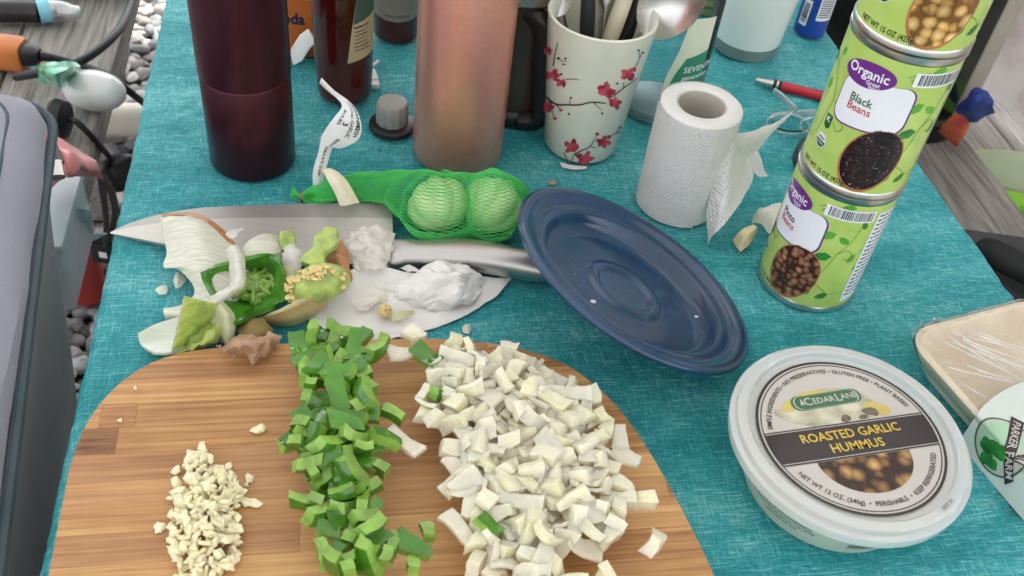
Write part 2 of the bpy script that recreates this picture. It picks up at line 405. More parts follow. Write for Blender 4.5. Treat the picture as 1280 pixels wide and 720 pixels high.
# turquoise cloth
def cloth():
    import numpy as np
    hang = .16; rad = .010
    prof = []                                        # (b, z) across
    for k in range(14): prof.append((EL-rad, -rad-hang*(1-k/14)))
    for k in range(5): a = math.pi-k*math.pi/2/5; prof.append((EL+rad*math.cos(a), -rad+rad*math.sin(a)))
    nb = 200
    for k in range(nb+1): prof.append((EL+(ER-EL)*k/nb, 0))
    for k in range(1, 6): a = math.pi/2-k*math.pi/2/5; prof.append((ER+rad*math.cos(a), -rad+rad*math.sin(a)))
    for k in range(1, 15): prof.append((ER+rad, -rad-hang*k/14))
    ts = [-.34+.01*i for i in range(40)]+[.06+.0035*i for i in range(300)]+[1.11+.02*i for i in range(32)]
    VV = []; nz = noise.noise
    for t in ts:
        for (b, z) in prof:
            d = 0
            e = min(abs(b-EL), abs(ER-b)); edge = math.exp(-(e/.05)**2)
            q = Vector((b*9, t*22, 0)); fold = 1-abs(nz(q))*2.2; fold = max(0, fold)**3
            q2 = Vector((b*34+5, t*60, 3)); f2 = max(0, 1-abs(nz(q2))*2.4)**2
            right = max(0, min(1, (b-.30)/.12)); left = max(0, min(1, (-.02-b)/.1))
            amp = (.0013+.0030*right+.0030*left)*(1-.8*edge)+.0004*edge
            d = fold*amp*.7+f2*amp*.6+nz(Vector((b*5, t*5, 9)))*.0003
            if z > -1e-5: VV.append((b, t, -.0022+min(d, .0036)))
            else:
                out = -1 if b < .1 else 1; dp = min(1, -z/.05)
                VV.append((b+out*(abs(nz(Vector((t*7, z*3, 1))))*.006*dp+d*.5), t+.004*nz(Vector((t*15, z*20, 2))), z-.0016+d*(1-dp)))
    n = len(prof); F = [(i*n+j, i*n+j+1, (i+1)*n+j+1, (i+1)*n+j) for i in range(len(ts)-1) for j in range(n-1)]
    me = bpy.data.meshes.new('tablecloth'); me.from_pydata(VV, [], F); me.update()
    m = bpy.data.materials.new('turquoise_cloth'); m.use_nodes = True; N = m.node_tree.nodes; L = m.node_tree.links; B = N['Principled BSDF']
    tc = N.new('ShaderNodeTexCoord')
    def streak(sc, scale, lo, hi, det=3):
        mp = N.new('ShaderNodeMapping'); mp.inputs['Scale'].default_value = sc; L.new(tc.outputs['Object'], mp.inputs[0])
        z = N.new('ShaderNodeTexNoise'); z.inputs['Scale'].default_value = scale; z.inputs['Detail'].default_value = det; z.inputs['Roughness'].default_value = .6
        L.new(mp.outputs[0], z.inputs['Vector']); r = N.new('ShaderNodeMapRange'); r.inputs[1].default_value = lo; r.inputs[2].default_value = hi; r.interpolation_type = 'SMOOTHSTEP'
        L.new(z.outputs['Fac'], r.inputs[0]); return r.outputs[0]
    a = streak((1, 17, 1), 48, .46, .68); b = streak((17, 1, 1), 48, .48, .70)
    a2 = streak((1, 10, 1), 130, .38, .66); b2 = streak((10, 1, 1), 130, .40, .68)
    big = streak((1, 3.5, 1), 5, .3, .7, 6)
    def mth(op, x, y): 
        k = N.new('ShaderNodeMath'); k.operation = op
        for i, s_ in enumerate((x, y)):
            if isinstance(s_, (int, float)): k.inputs[i].default_value = s_
            else: L.new(s_, k.inputs[i])
        return k.outputs[0]
    thr = mth('MAXIMUM', mth('MULTIPLY', a, .95), mth('MULTIPLY', b, .8)); fine = mth('MULTIPLY', mth('ADD', a2, b2), .30)
    fac = mth('ADD', mth('MULTIPLY', thr, .52), fine)
    fac = mth('ADD', fac, mth('MULTIPLY', mth('SUBTRACT', big, .5), .48))
    rp = N.new('ShaderNodeValToRGB'); e = rp.color_ramp.elements
    e[0].position = .0; e[0].color = (*CLOTH_D, 1); e[1].position = 1; e[1].color = (*CLOTH_L, 1)
    x = rp.color_ramp.elements.new(.42); x.color = (*CLOTH_M, 1)
    L.new(fac, rp.inputs[0]); L.new(rp.outputs[0], B.inputs['Base Color'])
    B.inputs['Roughness'].default_value = .55; B.inputs['Specular IOR Level'].default_value = .35
    wv = streak((1, 1, 1), 130, .2, .8, 4)
    hgt = mth('ADD', mth('MULTIPLY', mth('ADD', a2, b2), .35), wv)
    bp = N.new('ShaderNodeBump'); bp.inputs['Distance'].default_value = .0015; bp.inputs['Strength'].default_value = .8; L.new(hgt, bp.inputs['Height']); L.new(bp.outputs[0], B.inputs['Normal'])
    o = obj('tablecloth', me, m, ang=80); o.rotation_euler = (0, 0, TA)
    tag(o, 'crinkled turquoise cloth with a crosshatch weave spread over the table', 'tablecloth')
CLOTH_D = (.013, .24, .27); CLOTH_M = (.036, .395, .44); CLOTH_L = (.30, .69, .71)
cloth()

# unseen white fabric canopy added above the frame: shades the table, leaves the far gravel in the sun
def canopy():
    r = thing('canopy', 'unseen white fabric canopy added to shade the picnic table', 'canopy', (0, 0, GZ))
    x0, x1, y0, y1, zt = -2.3, 2.3, -1.7, CAN_Y, 1.55-GZ
    rows = []
    for i in range(13):
        rows.append([])
        for j in range(13):
            u, v = i/12, j/12; sag = .05*math.sin(u*math.pi*3)**2+.30*(1-max(abs(u-.5), abs(v-.5))*2)
            rows[-1].append(Vector((x0+(x1-x0)*u, y0+(y1+1.0*u-y0)*v, zt+sag)))
    obj('fabric', patch(rows, nu=2, nv=2, th=.0), pm('canopy_fabric', (.82, .82, .82), .9, var=.03, translucent=CAN_TR), r)
    mp = pm('canopy_pole', (.55, .55, .56), .4, metal=.8)
    for (x, y) in ((x0, y0), (x1, y0), (x1, y1+1.0), (x0, y1)):
        obj('pole', lathe([(0, 0), (.02, 0), (.02, zt), (0, zt)], 12, c=(x, y, 0)), mp, r)
CAN_Y, CAN_TR = 3.25, .22
canopy()
# ================================================================== CUTTING BOARD
def bamboo(name, dark, light, fib=1.0):
    m = bpy.data.materials.new(name); m.use_nodes = True; N = m.node_tree.nodes; L = m.node_tree.links; B = N['Principled BSDF']
    tc = N.new('ShaderNodeTexCoord'); oi = N.new('ShaderNodeObjectInfo')
    ad = N.new('ShaderNodeVectorMath'); ad.operation = 'MULTIPLY_ADD'; ad.inputs[1].default_value = (1, 1, 1)
    sc = N.new('ShaderNodeVectorMath'); sc.operation = 'SCALE'; sc.inputs['Scale'].default_value = 7; cb = N.new('ShaderNodeCombineXYZ')
    L.new(oi.outputs['Random'], cb.inputs[0]); L.new(oi.outputs['Random'], cb.inputs[1]); L.new(cb.outputs[0], sc.inputs[0])
    L.new(tc.outputs['Object'], ad.inputs[0]); L.new(sc.outputs[0], ad.inputs[2])
    def nz(scl, scale, det):
        mp = N.new('ShaderNodeMapping'); mp.inputs['Scale'].default_value = scl; L.new(ad.outputs[0], mp.inputs[0])
        z = N.new('ShaderNodeTexNoise'); z.inputs['Scale'].default_value = scale; z.inputs['Detail'].default_value = det; z.inputs['Roughness'].default_value = .6; L.new(mp.outputs[0], z.inputs['Vector']); return z.outputs['Fac']
    g1 = nz((1, 45, 1), 6*fib, 6); g2 = nz((1, 30, 1), 25*fib, 4); g3 = nz((1, 1, 1), 18, 3)
    def mth(op, x, y):
        k = N.new('ShaderNodeMath'); k.operation = op
        for i, s_ in enumerate((x, y)):
            if isinstance(s_, (int, float)): k.inputs[i].default_value = s_
            else: L.new(s_, k.inputs[i])
        return k.outputs[0]
    fac = mth('ADD', mth('MULTIPLY', g1, .65), mth('MULTIPLY', g2, .4)); fac = mth('ADD', fac, mth('MULTIPLY', mth('SUBTRACT', g3, .5), .25))
    fac = mth('ADD', fac, mth('MULTIPLY', mth('SUBTRACT', oi.outputs['Random'], .5), .20))
    rp = N.new('ShaderNodeValToRGB'); e = rp.color_ramp.elements; e[0].position = .30; e[0].color = (*dark, 1); e[1].position = .72; e[1].color = (*light, 1)
    L.new(fac, rp.inputs[0]); L.new(rp.outputs[0], B.inputs['Base Color']); B.inputs['Roughness'].default_value = .48; B.inputs['Specular IOR Level'].default_value = .4
    bp = N.new('ShaderNodeBump'); bp.inputs['Distance'].default_value = .0003; bp.inputs['Strength'].default_value = .7; L.new(g2, bp.inputs['Height']); L.new(bp.outputs[0], B.inputs['Normal'])
    return m
m_bam = bamboo('bamboo', H_('906038'), H_('d2a46c')); m_bamd = bamboo('bamboo_caramel', H_('845735'), H_('c29364')); m_bamn = bamboo('bamboo_node', H_('4a2d1a'), H_('c08a58'), 3.0)
BZ = .018
def board():
    r = thing('cutting_board', 'round-cornered bamboo cutting board with striped strips under the chopped vegetables', 'cutting board', (0, 0, 0), TA)
    top = [(-.159, .360), (-.1575, .378), (-.153, .398), (-.144, .417), (-.132, .432), (-.117, .4425), (-.095, .449), (-.06, .4515), (-.017, .4525), (.03, .4528), (.069, .451), (.1, .4455), (.1235, .4375), (.1445, .4255), (.159, .4105), (.171, .392), (.180, .371), (.188, .345), (.196, .309), (.203, .268)]
    bot = [(.205, .235), (.203, .20), (.195, .165), (.18, .14), (.155, .122), (.12, .113), (.03, .111), (-.08, .113), (-.115, .121), (-.138, .138), (-.151, .165), (-.156, .22), (-.158, .29)]
    poly = [(p.x, p.y) for p in smooth_pts([Vector((*q, 0)) for q in top+bot+[top[0]]], 3)[:-1]]
    global BOARD
    BOARD = poly
    def cut(b0, b1, t0, t1, m, dz=0):
        bm = prism(poly, 0.0005, BZ, .0035, segs=3)
        for co, no in (((0, t0+.00006, 0), (0, -1, 0)), ((0, t1-.00006, 0), (0, 1, 0)), ((b0+.00006, 0, 0), (-1, 0, 0)), ((b1-.00006, 0, 0), (1, 0, 0))):
            g = bmesh.ops.bisect_plane(bm, geom=bm.verts[:]+bm.edges[:]+bm.faces[:], plane_co=co, plane_no=no, clear_outer=True)
            ed = [e for e in g['geom_cut'] if isinstance(e, bmesh.types.BMEdge)]
            if ed: 
                try: bmesh.ops.contextual_create(bm, geom=ed)
                except Exception: pass
        if not bm.verts: bm.free(); return
        o = obj('strip', bm, m, r, ang=35); return o
    rnd = random.Random(4); t = .111; k = 0
    nodes = {}
    def nd(x0, x1, y):
        a = BT(G(x0, y, BZ)); c = BT(G(x1, y, BZ)); return (a[0], c[0], (a[1]+c[1])/2)
    nodes = [nd(70, 143, 568), nd(128, 172, 508), nd(540, 700, 437), nd(835, 880, 612), nd(560, 610, 432)]
    cuts = [t]
    while t < .455: t += rnd.choice((.0165, .018, .0195, .021)); cuts.append(t)
    for t0, t1 in zip(cuts, cuts[1:]):
        spl = [-.2, .25]
        seg = []
        here = [n for n in nodes if t0 <= n[2] < t1]
        x = -.2; cut_b = sorted(here)
        mm = m_bamd if rnd.random() < .33 else m_bam
        for n in cut_b:
            if n[0] > x+.002: cut(x, n[0], t0, t1, mm)
            cut(max(x, n[0]), n[1], t0, t1, m_bamn); x = n[1]
        if not here and rnd.random() < .5:
            j = rnd.uniform(-.1, .15); cut(x, j, t0, t1, mm); x = j; mm = m_bam
        cut(x, .25, t0, t1, mm)
board()

# ================================================================== CANS
m_rim = pm('tin', (.62, .61, .58), .28, metal=1, var=.08, scale=60)
m_lab = pm('can_label', H_('bcd478'), .30, var=0, scale=38, col2=H_('aac85f'), detail=6, coat=.25)
m_purple = pm('print_purple', H_('6d2c86'), .3, var=.06); m_white = pm('print_white', H_('e9ebf2'), .35, var=.03); m_black = pm('print_black', (.012, .012, .012), .4, var=.2)
m_red = pm('print_red', H_('c02b30'), .4, var=.1); m_leaf = pm('print_leaf', H_('5aa238'), .3, var=.25, scale=90); m_leafd = pm('print_leaf_dark', H_('2f7d35'), .3, var=.3, scale=120); m_vine = pm('print_vine', H_('6b8f2d'), .3)
m_pale = pm('print_pale_leaf', H_('a5cb6e'), .3, var=.1)
m_dkgreen = pm('print_dark_green', H_('1f5a34'), .35); m_spoon = pm('print_wooden_spoon', H_('b0754a'), .35, var=.2, scale=50)
def beans_mat(name, edge, mid, hi, scale, spark=0, gap=None):
    if name in MATS: return MATS[name]
    m = bpy.data.materials.new(name); m.use_nodes = True; N = m.node_tree.nodes; L = m.node_tree.links; B = N['Principled BSDF']
    tc = N.new('ShaderNodeTexCoord'); dn = N.new('ShaderNodeTexNoise'); dn.inputs['Scale'].default_value = 150; L.new(tc.outputs['Object'], dn.inputs['Vector'])
    mxv = N.new('ShaderNodeMix'); mxv.data_type = 'VECTOR'; mxv.inputs[0].default_value = .004; L.new(tc.outputs['Object'], mxv.inputs[4]); L.new(dn.outputs['Color'], mxv.inputs[5])
    v = N.new('ShaderNodeTexVoronoi'); v.feature = 'F1'; v.inputs['Scale'].default_value = scale; v.inputs['Randomness'].default_value = .8; L.new(mxv.outputs[1], v.inputs['Vector'])
    v1 = N.new('ShaderNodeTexVoronoi'); v1.inputs['Scale'].default_value = scale; v1.inputs['Randomness'].default_value = .8; L.new(mxv.outputs[1], v1.inputs['Vector'])
    rp = N.new('ShaderNodeValToRGB'); e = rp.color_ramp.elements; e[0].position = .08; e[0].color = (*hi, 1); e[1].position = .62; e[1].color = (*edge, 1); x = e.new(.44); x.color = (*mid, 1)
    L.new(v.outputs['Distance'], rp.inputs[0])
    h = N.new('ShaderNodeHueSaturation'); L.new(rp.outputs[0], h.inputs['Color']); mr = N.new('ShaderNodeMapRange'); mr.inputs[3].default_value = .65; mr.inputs[4].default_value = 1.25
    sx = N.new('ShaderNodeSeparateXYZ'); L.new(v1.outputs['Color'], sx.inputs[0]); L.new(sx.outputs[0], mr.inputs[0]); L.new(mr.outputs[0], h.inputs['Value']); cs = h.outputs[0]
    if spark:
        n = N.new('ShaderNodeTexNoise'); n.inputs['Scale'].default_value = spark; n.inputs['Detail'].default_value = 1; L.new(tc.outputs['Object'], n.inputs['Vector'])
        r2 = N.new('ShaderNodeMapRange'); r2.inputs[1].default_value = .69; r2.inputs[2].default_value = .74; L.new(n.outputs['Fac'], r2.inputs[0])
        mx = N.new('ShaderNodeMix'); mx.data_type = 'RGBA'; L.new(r2.outputs[0], mx.inputs[0]); L.new(cs, mx.inputs[6]); mx.inputs[7].default_value = (.45, .38, .40, 1); cs = mx.outputs[2]
    L.new(cs, B.inputs['Base Color']); B.inputs['Roughness'].default_value = .32
    MATS[name] = m; return m
m_blackb = beans_mat('print_black_beans', (.008, .003, .005), (.022, .008, .012), (.045, .018, .024), 230, 620)
m_pinto = beans_mat('print_pinto_beans', H_('3a1f14'), H_('8b5a41'), H_('b98a6c'), 190)
m_chick = beans_mat('print_chickpeas', H_('7a5224'), H_('c99b52'), H_('ecd097'), 130)

CX, CY, CRD, CHT = .229, .589, .0373, .111
def can(z0, du, kind, name2, label, seed):
    """z0 base height, du label rotation in mm along the surface"""
    r = thing('bean_can', label, 'can', (CX, CY, z0), 0, 'stacked bean cans')
    RR = CRD
    obj('body', lathe([(RR, .0055), (RR, .105)], 96), m_lab, r)
    for nm, z in (('rim', 0), ('rim', CHT-.0055)):
        s = 1 if z else -1
        obj(nm, lathe([(0, z+.0015 if not z else z+.003), (RR-.004, z+.0015 if not z else z+.003), (RR-.0028, z+.0004 if not z else z+.0053), (RR-.0010, z+.0003 if not z else z+.0055), (RR+.0008, z+.0010 if not z else z+.0048), (RR+.0009, z+.0042 if not z else z+.0016), (RR+.0001, z+.0055 if not z else z)], 96), m_rim, r)
    ph0 = math.atan2(-CY, -CX)
    def lay(off):
        def fn(u, v): a = ph0+(u+du)*.001/RR; q = RR+off; return Vector((q*math.cos(a), q*math.sin(a), v*.001))
        return fn
    L1, L2, L3, L4 = lay(.00012), lay(.00022), lay(.00032), lay(.00042)
    rn = random.Random(seed)
    # pale printed foliage around the can
    P = []; D = []; Vn = []
    for k in range(34):
        u = rn.uniform(-112, 112); v = rn.uniform(14, 98); a = rn.uniform(0, 6.28)
        for j in range(rn.choice((3, 4, 5))):
            a2 = a+rn.choice((-.8, .8)); uu = u+j*3.2*math.cos(a); vv = v+j*3.2*math.sin(a)
            if 9 < vv < 101: P.append(ell(uu+2*math.cos(a2), vv+2*math.sin(a2), 2.6, .9, a2, 10))
    obj('sprig_print', flat(P, 2.5, L1), m_pale, r)['kind'] = 'stuff'
    P = []; 
    def leaf(u, v, s, a): 
        pts = [(0, 0), (.35, .32), (.75, .30), (1.15, .05), (.8, -.22), (.35, -.3)]
        return [(u+s*(x*math.cos(a)-y*math.sin(a)), v+s*(x*math.sin(a)+y*math.cos(a))) for x, y in pts]
    for (u, v, s, a) in ((28, 78, 11, -2.6), (36, 91, 7, 2.2), (39, 70, 9, 2.5), (31, 57, 12, -2.9), (44, 52, 8, 1.1), (40, 20, 9, -2.7), (34, 103, 9, 3.3), (47, 84, 7, 2), (-46, 60, 9, 1.2), (-50, 78, 8, 1.6), (-42, 88, 7, 1.0), (60, 40, 10, 2.4), (64, 72, 10, 2.4), (-60, 40, 10, .8), (-66, 70, 11, .7), (26, 22, 7, -2.2)): P.append(leaf(u, v, s, a))
    for k, q in enumerate(P): obj('leaf_print', flat([q], 2.5, L2), m_leafd if k % 2 else m_leaf, r)
    for path in ([(24, 30), (30, 45), (34, 60), (40, 72), (44, 88)], [(34, 60), (40, 64), (45, 60), (44, 54), (40, 56)], [(10, 96), (16, 99), (20, 95), (16, 92), (13, 95), (22, 101)], [(-38, 30), (-34, 50), (-32, 60), (-36, 72), (-44, 84)], [(24, 30), (32, 26), (40, 20), (48, 22)], [(-30, 60), (-22, 52), (-16, 47), (-20, 42), (-24, 46)]):
        Vn += ribbon([(p.x, p.y) for p in smooth_pts([Vector((*q, 0)) for q in path], 6)], .55)
    obj('vine_print', flat(Vn, 2.5, L2), m_vine, r)
    # speech panel, oval, spoon of beans
    def rbox(u0, u1, v0, v1, rad, grow=0):
        u0 -= grow; u1 += grow; v0 -= grow; v1 += grow; out = []
        for (cx, cy, a0) in ((u1-rad, v0+rad, -90), (u1-rad, v1-rad, 0), (u0+rad, v1-rad, 90), (u0+rad, v0+rad, 180)):
            for k in range(7): a = R_(a0+k*15); out.append((cx+rad*math.cos(a), cy+rad*math.sin(a)))
        return out
    obj('panel_edge', flat([[(a, b+(a+4)*.10) for a, b in rbox(-28.5, 21, 51, 87, 9, .0)]], 2, L2), m_purple, r)
    obj('panel', flat([[(a, b+(a+4)*.10) for a, b in rbox(-28.0, 19.8, 52, 87, 8.6, -.2)]], 2, L3), m_white, r)
    obj('badge', flat([ell(-13.2, 89.3, 18, 8.8, .13, 40)], 2, L4), m_purple, r)
    LT = lay(.00055)
    def tx(u0, v0, rot=0, L=LT): 
        c, s = math.cos(rot), math.sin(rot); return lambda x, y: L(u0+x*c-y*s, v0+x*s+y*c)
    obj('lettering', lettering('Organic', 9.6, tx(-14, 90.3, .05), .018, width=.93, step=2), m_white, r)
    obj('lettering', lettering('Great', 3.9, tx(-8.5, 85.0, .08), .015, step=2), m_white, r)
    obj('lettering', lettering('Value', 3.3, tx(-7.2, 82.4, .08), .015, step=2), m_white, r)
    obj('lettering', lettering(name2, 8.2, tx(-19.5, 71.2), .012, 'LEFT', step=2, width=.9), m_dkgreen if kind != 'pinto' else m_black, r)
    obj('lettering', lettering('Beans', 8.0, tx(-19.5, 65.0), .010, 'LEFT', step=2, width=.9), m_red, r)
    obj('lettering', lettering('NET WT 15 OZ (425g)', 5.2, tx(-20, 9.2), .012, step=2, width=.78), m_black, r)
    obj('spoon_print', flat([ell(9, 31, 19.2, 26.2, -.25, 44)], 2, L3), m_spoon, r)
    mb = {'black': m_blackb, 'pinto': m_pinto, 'chick': m_chick}[kind]
    obj('beans_print', flat([ell(9.2, 31.8, 18.1, 24.6, -.25, 44)], 2, L4), mb, r)
    # seals
    obj('seal', flat([ell(-29, 29, 5.4, 5.4, 0, 24)], 2, L3), m_white, r); obj('seal', flat([ell(-29, 29, 4.8, 4.8, 0, 24, math.pi, 2*math.pi)], 2, L4), m_dkgreen, r)
    obj('lettering', lettering('USDA', 2.8, tx(-29, 31), .02, step=2), m_dkgreen, r); obj('lettering', lettering('ORGANIC', 1.7, tx(-29, 27.2, 0, lay(.0006)), .02, step=2), m_white, r)
    obj('seal', flat([[(-32, 40.5), (-29, 38.5), (-26, 40.5), (-26, 49.5), (-32, 49.5)]], 2, L3), m_dkgreen, r)
    obj('lettering', lettering('K', 5.5, tx(-29, 46), .02, step=2), m_white, r)
    # bar code and small print
    obj('barcode_panel', flat([[(14, 90.5), (50, 90.5), (50, 100.5), (14, 100.5)]], 2, L3), m_white, r)
    B = []; u = 17
    while u < 48: 
        w = rn.choice((.35, .5, .9)); B.append([(u, 91.8), (u+w, 91.8), (u+w, 99.5), (u, 99.5)]); u += w+rn.choice((.4, .55, .9))
    obj('barcode', flat(B, None, L4), m_black, r)
    obj('nutrition_panel', flat([rbox(53, 92, 10, 98, 2)], 2, L3), m_white, r)
    B = []
    for k in range(20):
        v = 94-k*4.1; u = 55
        while u < 88: w = rn.uniform(2, 6); B.append([(u, v), (min(u+w, 90), v), (min(u+w, 90), v+1.5), (u, v+1.5)]); u += w+1
    obj('small_print', flat(B, 2, L4), m_black, r)
    return r
can(0.0, -19.8, 'pinto', 'Pinto', 'green can of pinto beans at the bottom of the can stack', 1)
can(CHT, 0.0, 'black', 'Black', 'green can of black beans in the middle of the can stack', 2)
can(CHT*2, 5.0, 'chick', 'Garbanzo', 'green can printed with pale chickpeas on top of the can stack', 3)

# ================================================================== ENAMEL LID (upside down on its knob)
m_enam = pm('blue_enamel', H_('153a5c'), .21, var=.16, scale=26, coat=.5, rvar=.07)
m_speck = pm('white_speck', (.7, .72, .75), .4)
def lid():
    r = thing('enamel_lid', 'dark blue speckled enamel pot lid lying upside down and tilted on its knob', 'pot lid', (.087, .521, .0425))
    az, ti = R_(26.8), R_(25.4); n = Vector((math.sin(ti)*math.cos(az), math.sin(ti)*math.sin(az), math.cos(ti)))
    r.rotation_mode = 'QUATERNION'; r.rotation_quaternion = Vector((0, 0, 1)).rotation_difference(n)
    R0 = .0965
    prof = [(0, -.0178), (.019, -.0178), (.0215, -.0174), (.0228, -.0158), (.0250, -.0150), (.0285, -.0152), (.0302, -.0166), (.034, -.0172), (.058, -.0172), (.0645, -.0168), (.0685, -.0145), (.0705, -.0105), (.0720, -.0060), (.0745, -.0042), (.078, -.0046), (.0815, -.0050), (.0845, -.0030), (.0875, -.0006), (.0915, .0004), (R0-.0016, .0002), (R0-.0002, -.0010), (R0, -.0024), (R0-.0010, -.0042), (.091, -.0046), (.084, -.0072), (.078, -.0078), (.0745, -.0085), (.072, -.0135), (.0690, -.0185), (.062, -.0205), (.03, -.0208), (0, -.0208)]
    obj('shell', lathe(prof, 128), m_enam, r, ang=60)
    obj('knob', lathe([(0, -.0405), (.010, -.0400), (.0145, -.037), (.0155, -.033), (.013, -.028), (.008, -.024), (.007, -.0209), (0, -.0209)], 32), m_enam, r)
    rn = random.Random(5); bm = bmesh.new()
    for k in range(60):
        a = rn.uniform(0, 6.28); q = math.sqrt(rn.uniform(.05, 1))*.071; q = q if rn.random() < .75 else rn.uniform(.079, .094)
        zs = -.0170 if q < .066 else (-.0140 if q < .073 else -.0016)
        s = rn.uniform(.00016, .00034); ico(s, 1, bm, (1, 1, .3), (q*math.cos(a), q*math.sin(a), zs if q < .064 or q > .086 else -.0150), seed=k)
    sp = obj('speckle', bm, m_speck, r); sp['kind'] = 'stuff'
    for lb, (px, py), s in (('pale crumb of onion lying inside the blue lid near its far wall', (871, 397), .0021), ('tiny garlic crumb on the inner slope of the blue lid', (741, 377), .0017)):
        d = ray(px, py); p0 = Vector((.087, .521, .0425))-n*.0168; p = CAM+d*((p0-CAM).dot(n)/d.dot(n)); o = obj('crumb', ico(s, 2, sc=(1.3, .8, .6), jit=.4, seed=px), m_speck); o.location = p; tag(o, lb, 'crumb')
    return r
lidr = lid()

# ================================================================== PAPER ROLL
m_paper = pm('tissue_paper', (.78, .77, .76), .95, var=.03, scale=80, bump=.0004, bscale=400, translucent=.12)
def emboss_mat():
    m = pm('embossed_tissue', (.80, .79, .78), .95, var=.02, scale=60, translucent=.15)
    N = m.node_tree.nodes; L = m.node_tree.links; tc = N.new('ShaderNodeTexCoord'); uv = tc.outputs['UV']
    w = []
    for rot in (.6, -.6):
        mp = N.new('ShaderNodeMapping'); mp.inputs['Rotation'].default_value = (0, 0, rot); L.new(uv, mp.inputs[0])
        t = N.new('ShaderNodeTexWave'); t.inputs['Scale'].default_value = 135; t.wave_profile = 'SIN'; L.new(mp.outputs[0], t.inputs['Vector']); w.append(t.outputs['Fac'])
    k = N.new('ShaderNodeMath'); k.operation = 'MULTIPLY'; L.new(w[0], k.inputs[0]); L.new(w[1], k.inputs[1])
    bp = N.new('ShaderNodeBump'); bp.inputs['Distance'].default_value = .0009; L.new(k.outputs[0], bp.inputs['Height']); L.new(bp.outputs[0], N['Principled BSDF'].inputs['Normal'])
    return m
m_emb = emboss_mat(); m_core = pm('cardboard', (.50, .47, .43), .9, var=.1)
def uvgrid(bm, su, sv):
    pass
def roll():
    cx, cy, h, Ro, Ri = .1265, .6635, .099, .0325, .0192
    r = thing('paper_roll', 'white embossed paper towel roll with its end torn loose', 'paper roll', (cx, cy, 0))
    obj('roll_body', lathe([(Ri+.0006, .0006), (Ro, .0006), (Ro+.0002, .01), (Ro, h-.0015), (Ro-.0018, h), (Ri+.002, h+.0004), (Ri+.0006, h-.0006), (Ri+.0006, .0006)], 72), m_paper, r)
    obj('core', lathe([(Ri, .001), (Ri+.0005, h-.001), (Ri-.0007, h-.001), (Ri-.0007, .001), (Ri, .001)], 48), m_core, r)
    # outer embossed sheet wrapped most of the way round, ending in a vertical edge facing the camera
    ph0 = math.atan2(-cy, -cx); bm = bmesh.new(); uvl = bm.loops.layers.uv.new('UVMap'); g = []
    a0, a1 = R_(-215), R_(33); na, nh = 60, 12
    for i in range(na+1):
        a = ph0+a0+(a1-a0)*i/na; lift = .0010+.0016*max(0, (i/na-.82)/.18)**2
        col = []
        for j in range(nh+1):
            z = .0012+(h-.0022)*j/nh; q = Ro+lift+.0004*noise.noise(Vector((a*3, z*60, 0)))
            col.append((bm.verts.new((q*math.cos(a), q*math.sin(a), z)), (a-ph0)*Ro, z))
        g.append(col)
    for i in range(na):
        for j in range(nh):
            qd = (g[i][j], g[i+1][j], g[i+1][j+1], g[i][j+1]); f = bm.faces.new([q[0] for q in qd])
            for l, q in zip(f.loops, qd): l[uvl].uv = (q[1], q[2])
    obj('outer_sheet', bm, m_emb, r)
    # loose torn flap on the right: leaves the roll and hangs down with a toothed edge
    def P(px, py, y): return V(px, py, y)-Vector((cx, cy, 0))
    rows = [[P(905, 172, .648), P(893, 215, .640), P(884, 258, .634), P(884, 306, .612)],
            [P(922, 168, .652), P(912, 208, .640), P(905, 248, .626), P(893, 292, .607)],
            [P(928, 172, .668), P(926, 205, .652), P(922, 240, .636), P(912, 272, .617)],
            [P(926, 176, .685), P(936, 200, .668), P(942, 222, .655), P(926, 252, .632)]]
    def sheet(rows, m, **k):
        bm = patch(rows, th=0, **k); uvl = bm.loops.layers.uv.new('UVMap')
        for f in bm.faces:
            for l in f.loops: c = l.vert.co; l[uvl].uv = (c.x*.8+c.y*.6, c.z)
        return bm
    obj('torn_flap', sheet(rows, m_emb, nu=6, nv=6, amp=.0010, freq=70), m_emb, r)
    rows = [[P(905, 168, .645), P(900, 190, .648), P(902, 212, .652)], [P(928, 166, .655), P(930, 182, .656), P(926, 200, .66)],
            [P(955, 158, .675), P(955, 170, .672), P(948, 186, .676)], [P(974, 149, .690), P(973, 154, .688), P(968, 163, .688)], [P(992, 139, .700), P(990, 141, .699), P(986, 146, .698)]]
    obj('torn_strip', sheet(rows, m_emb, nu=5, nv=6, amp=.0010, freq=80, seed=3), m_emb, r)
    rows = [[P(926, 178, .690), P(934, 196, .688), P(940, 214, .690)], [P(938, 178, .700), P(944, 200, .698), P(950, 220, .698)], [P(946, 184, .705), P(953, 204, .704), P(960, 222, .702)]]
    obj('torn_flap', sheet(rows, m_emb, nu=5, nv=5, amp=.0012, freq=90, seed=5), m_emb, r)
roll()

# ================================================================== HUMMUS TUB
m_tub = pm('tub_plastic', H_('e6e6d2'), .3, var=.04, sss=.3, coat=.2); m_lidp = pm('clear_lid_plastic', (.94, .96, .95), .12, var=.02, trans=.62, ior=1.35, coat=.4)
m_hum = pm('hummus_paste', H_('d9cdb0'), .6, var=.1, scale=60); m_lring = pm('label_white', H_('bfb9b4'), .28, var=.03, coat=.2); m_lblk = pm('label_black', H_('322a2c'), .3, var=.08, coat=.2)
m_yel = pm('label_yellow', H_('cdb14c'), .35, var=.05); m_lgreen = pm('label_green', H_('3f6a4c'), .35, var=.1, scale=200)
m_food = pm('label_food_photo', H_('a9a48c'), .3, var=.2, scale=75, col2=H_('cfcab4'), coat=.2); m_lem = pm('label_lemon', H_('c6b668'), .3, var=.15)
m_chk2 = beans_mat('label_chickpeas', H_('33201a'), H_('7d5b35'), H_('c9a160'), 105); m_brown = pm('label_brown', H_('5a3c36'), .3, var=.1)
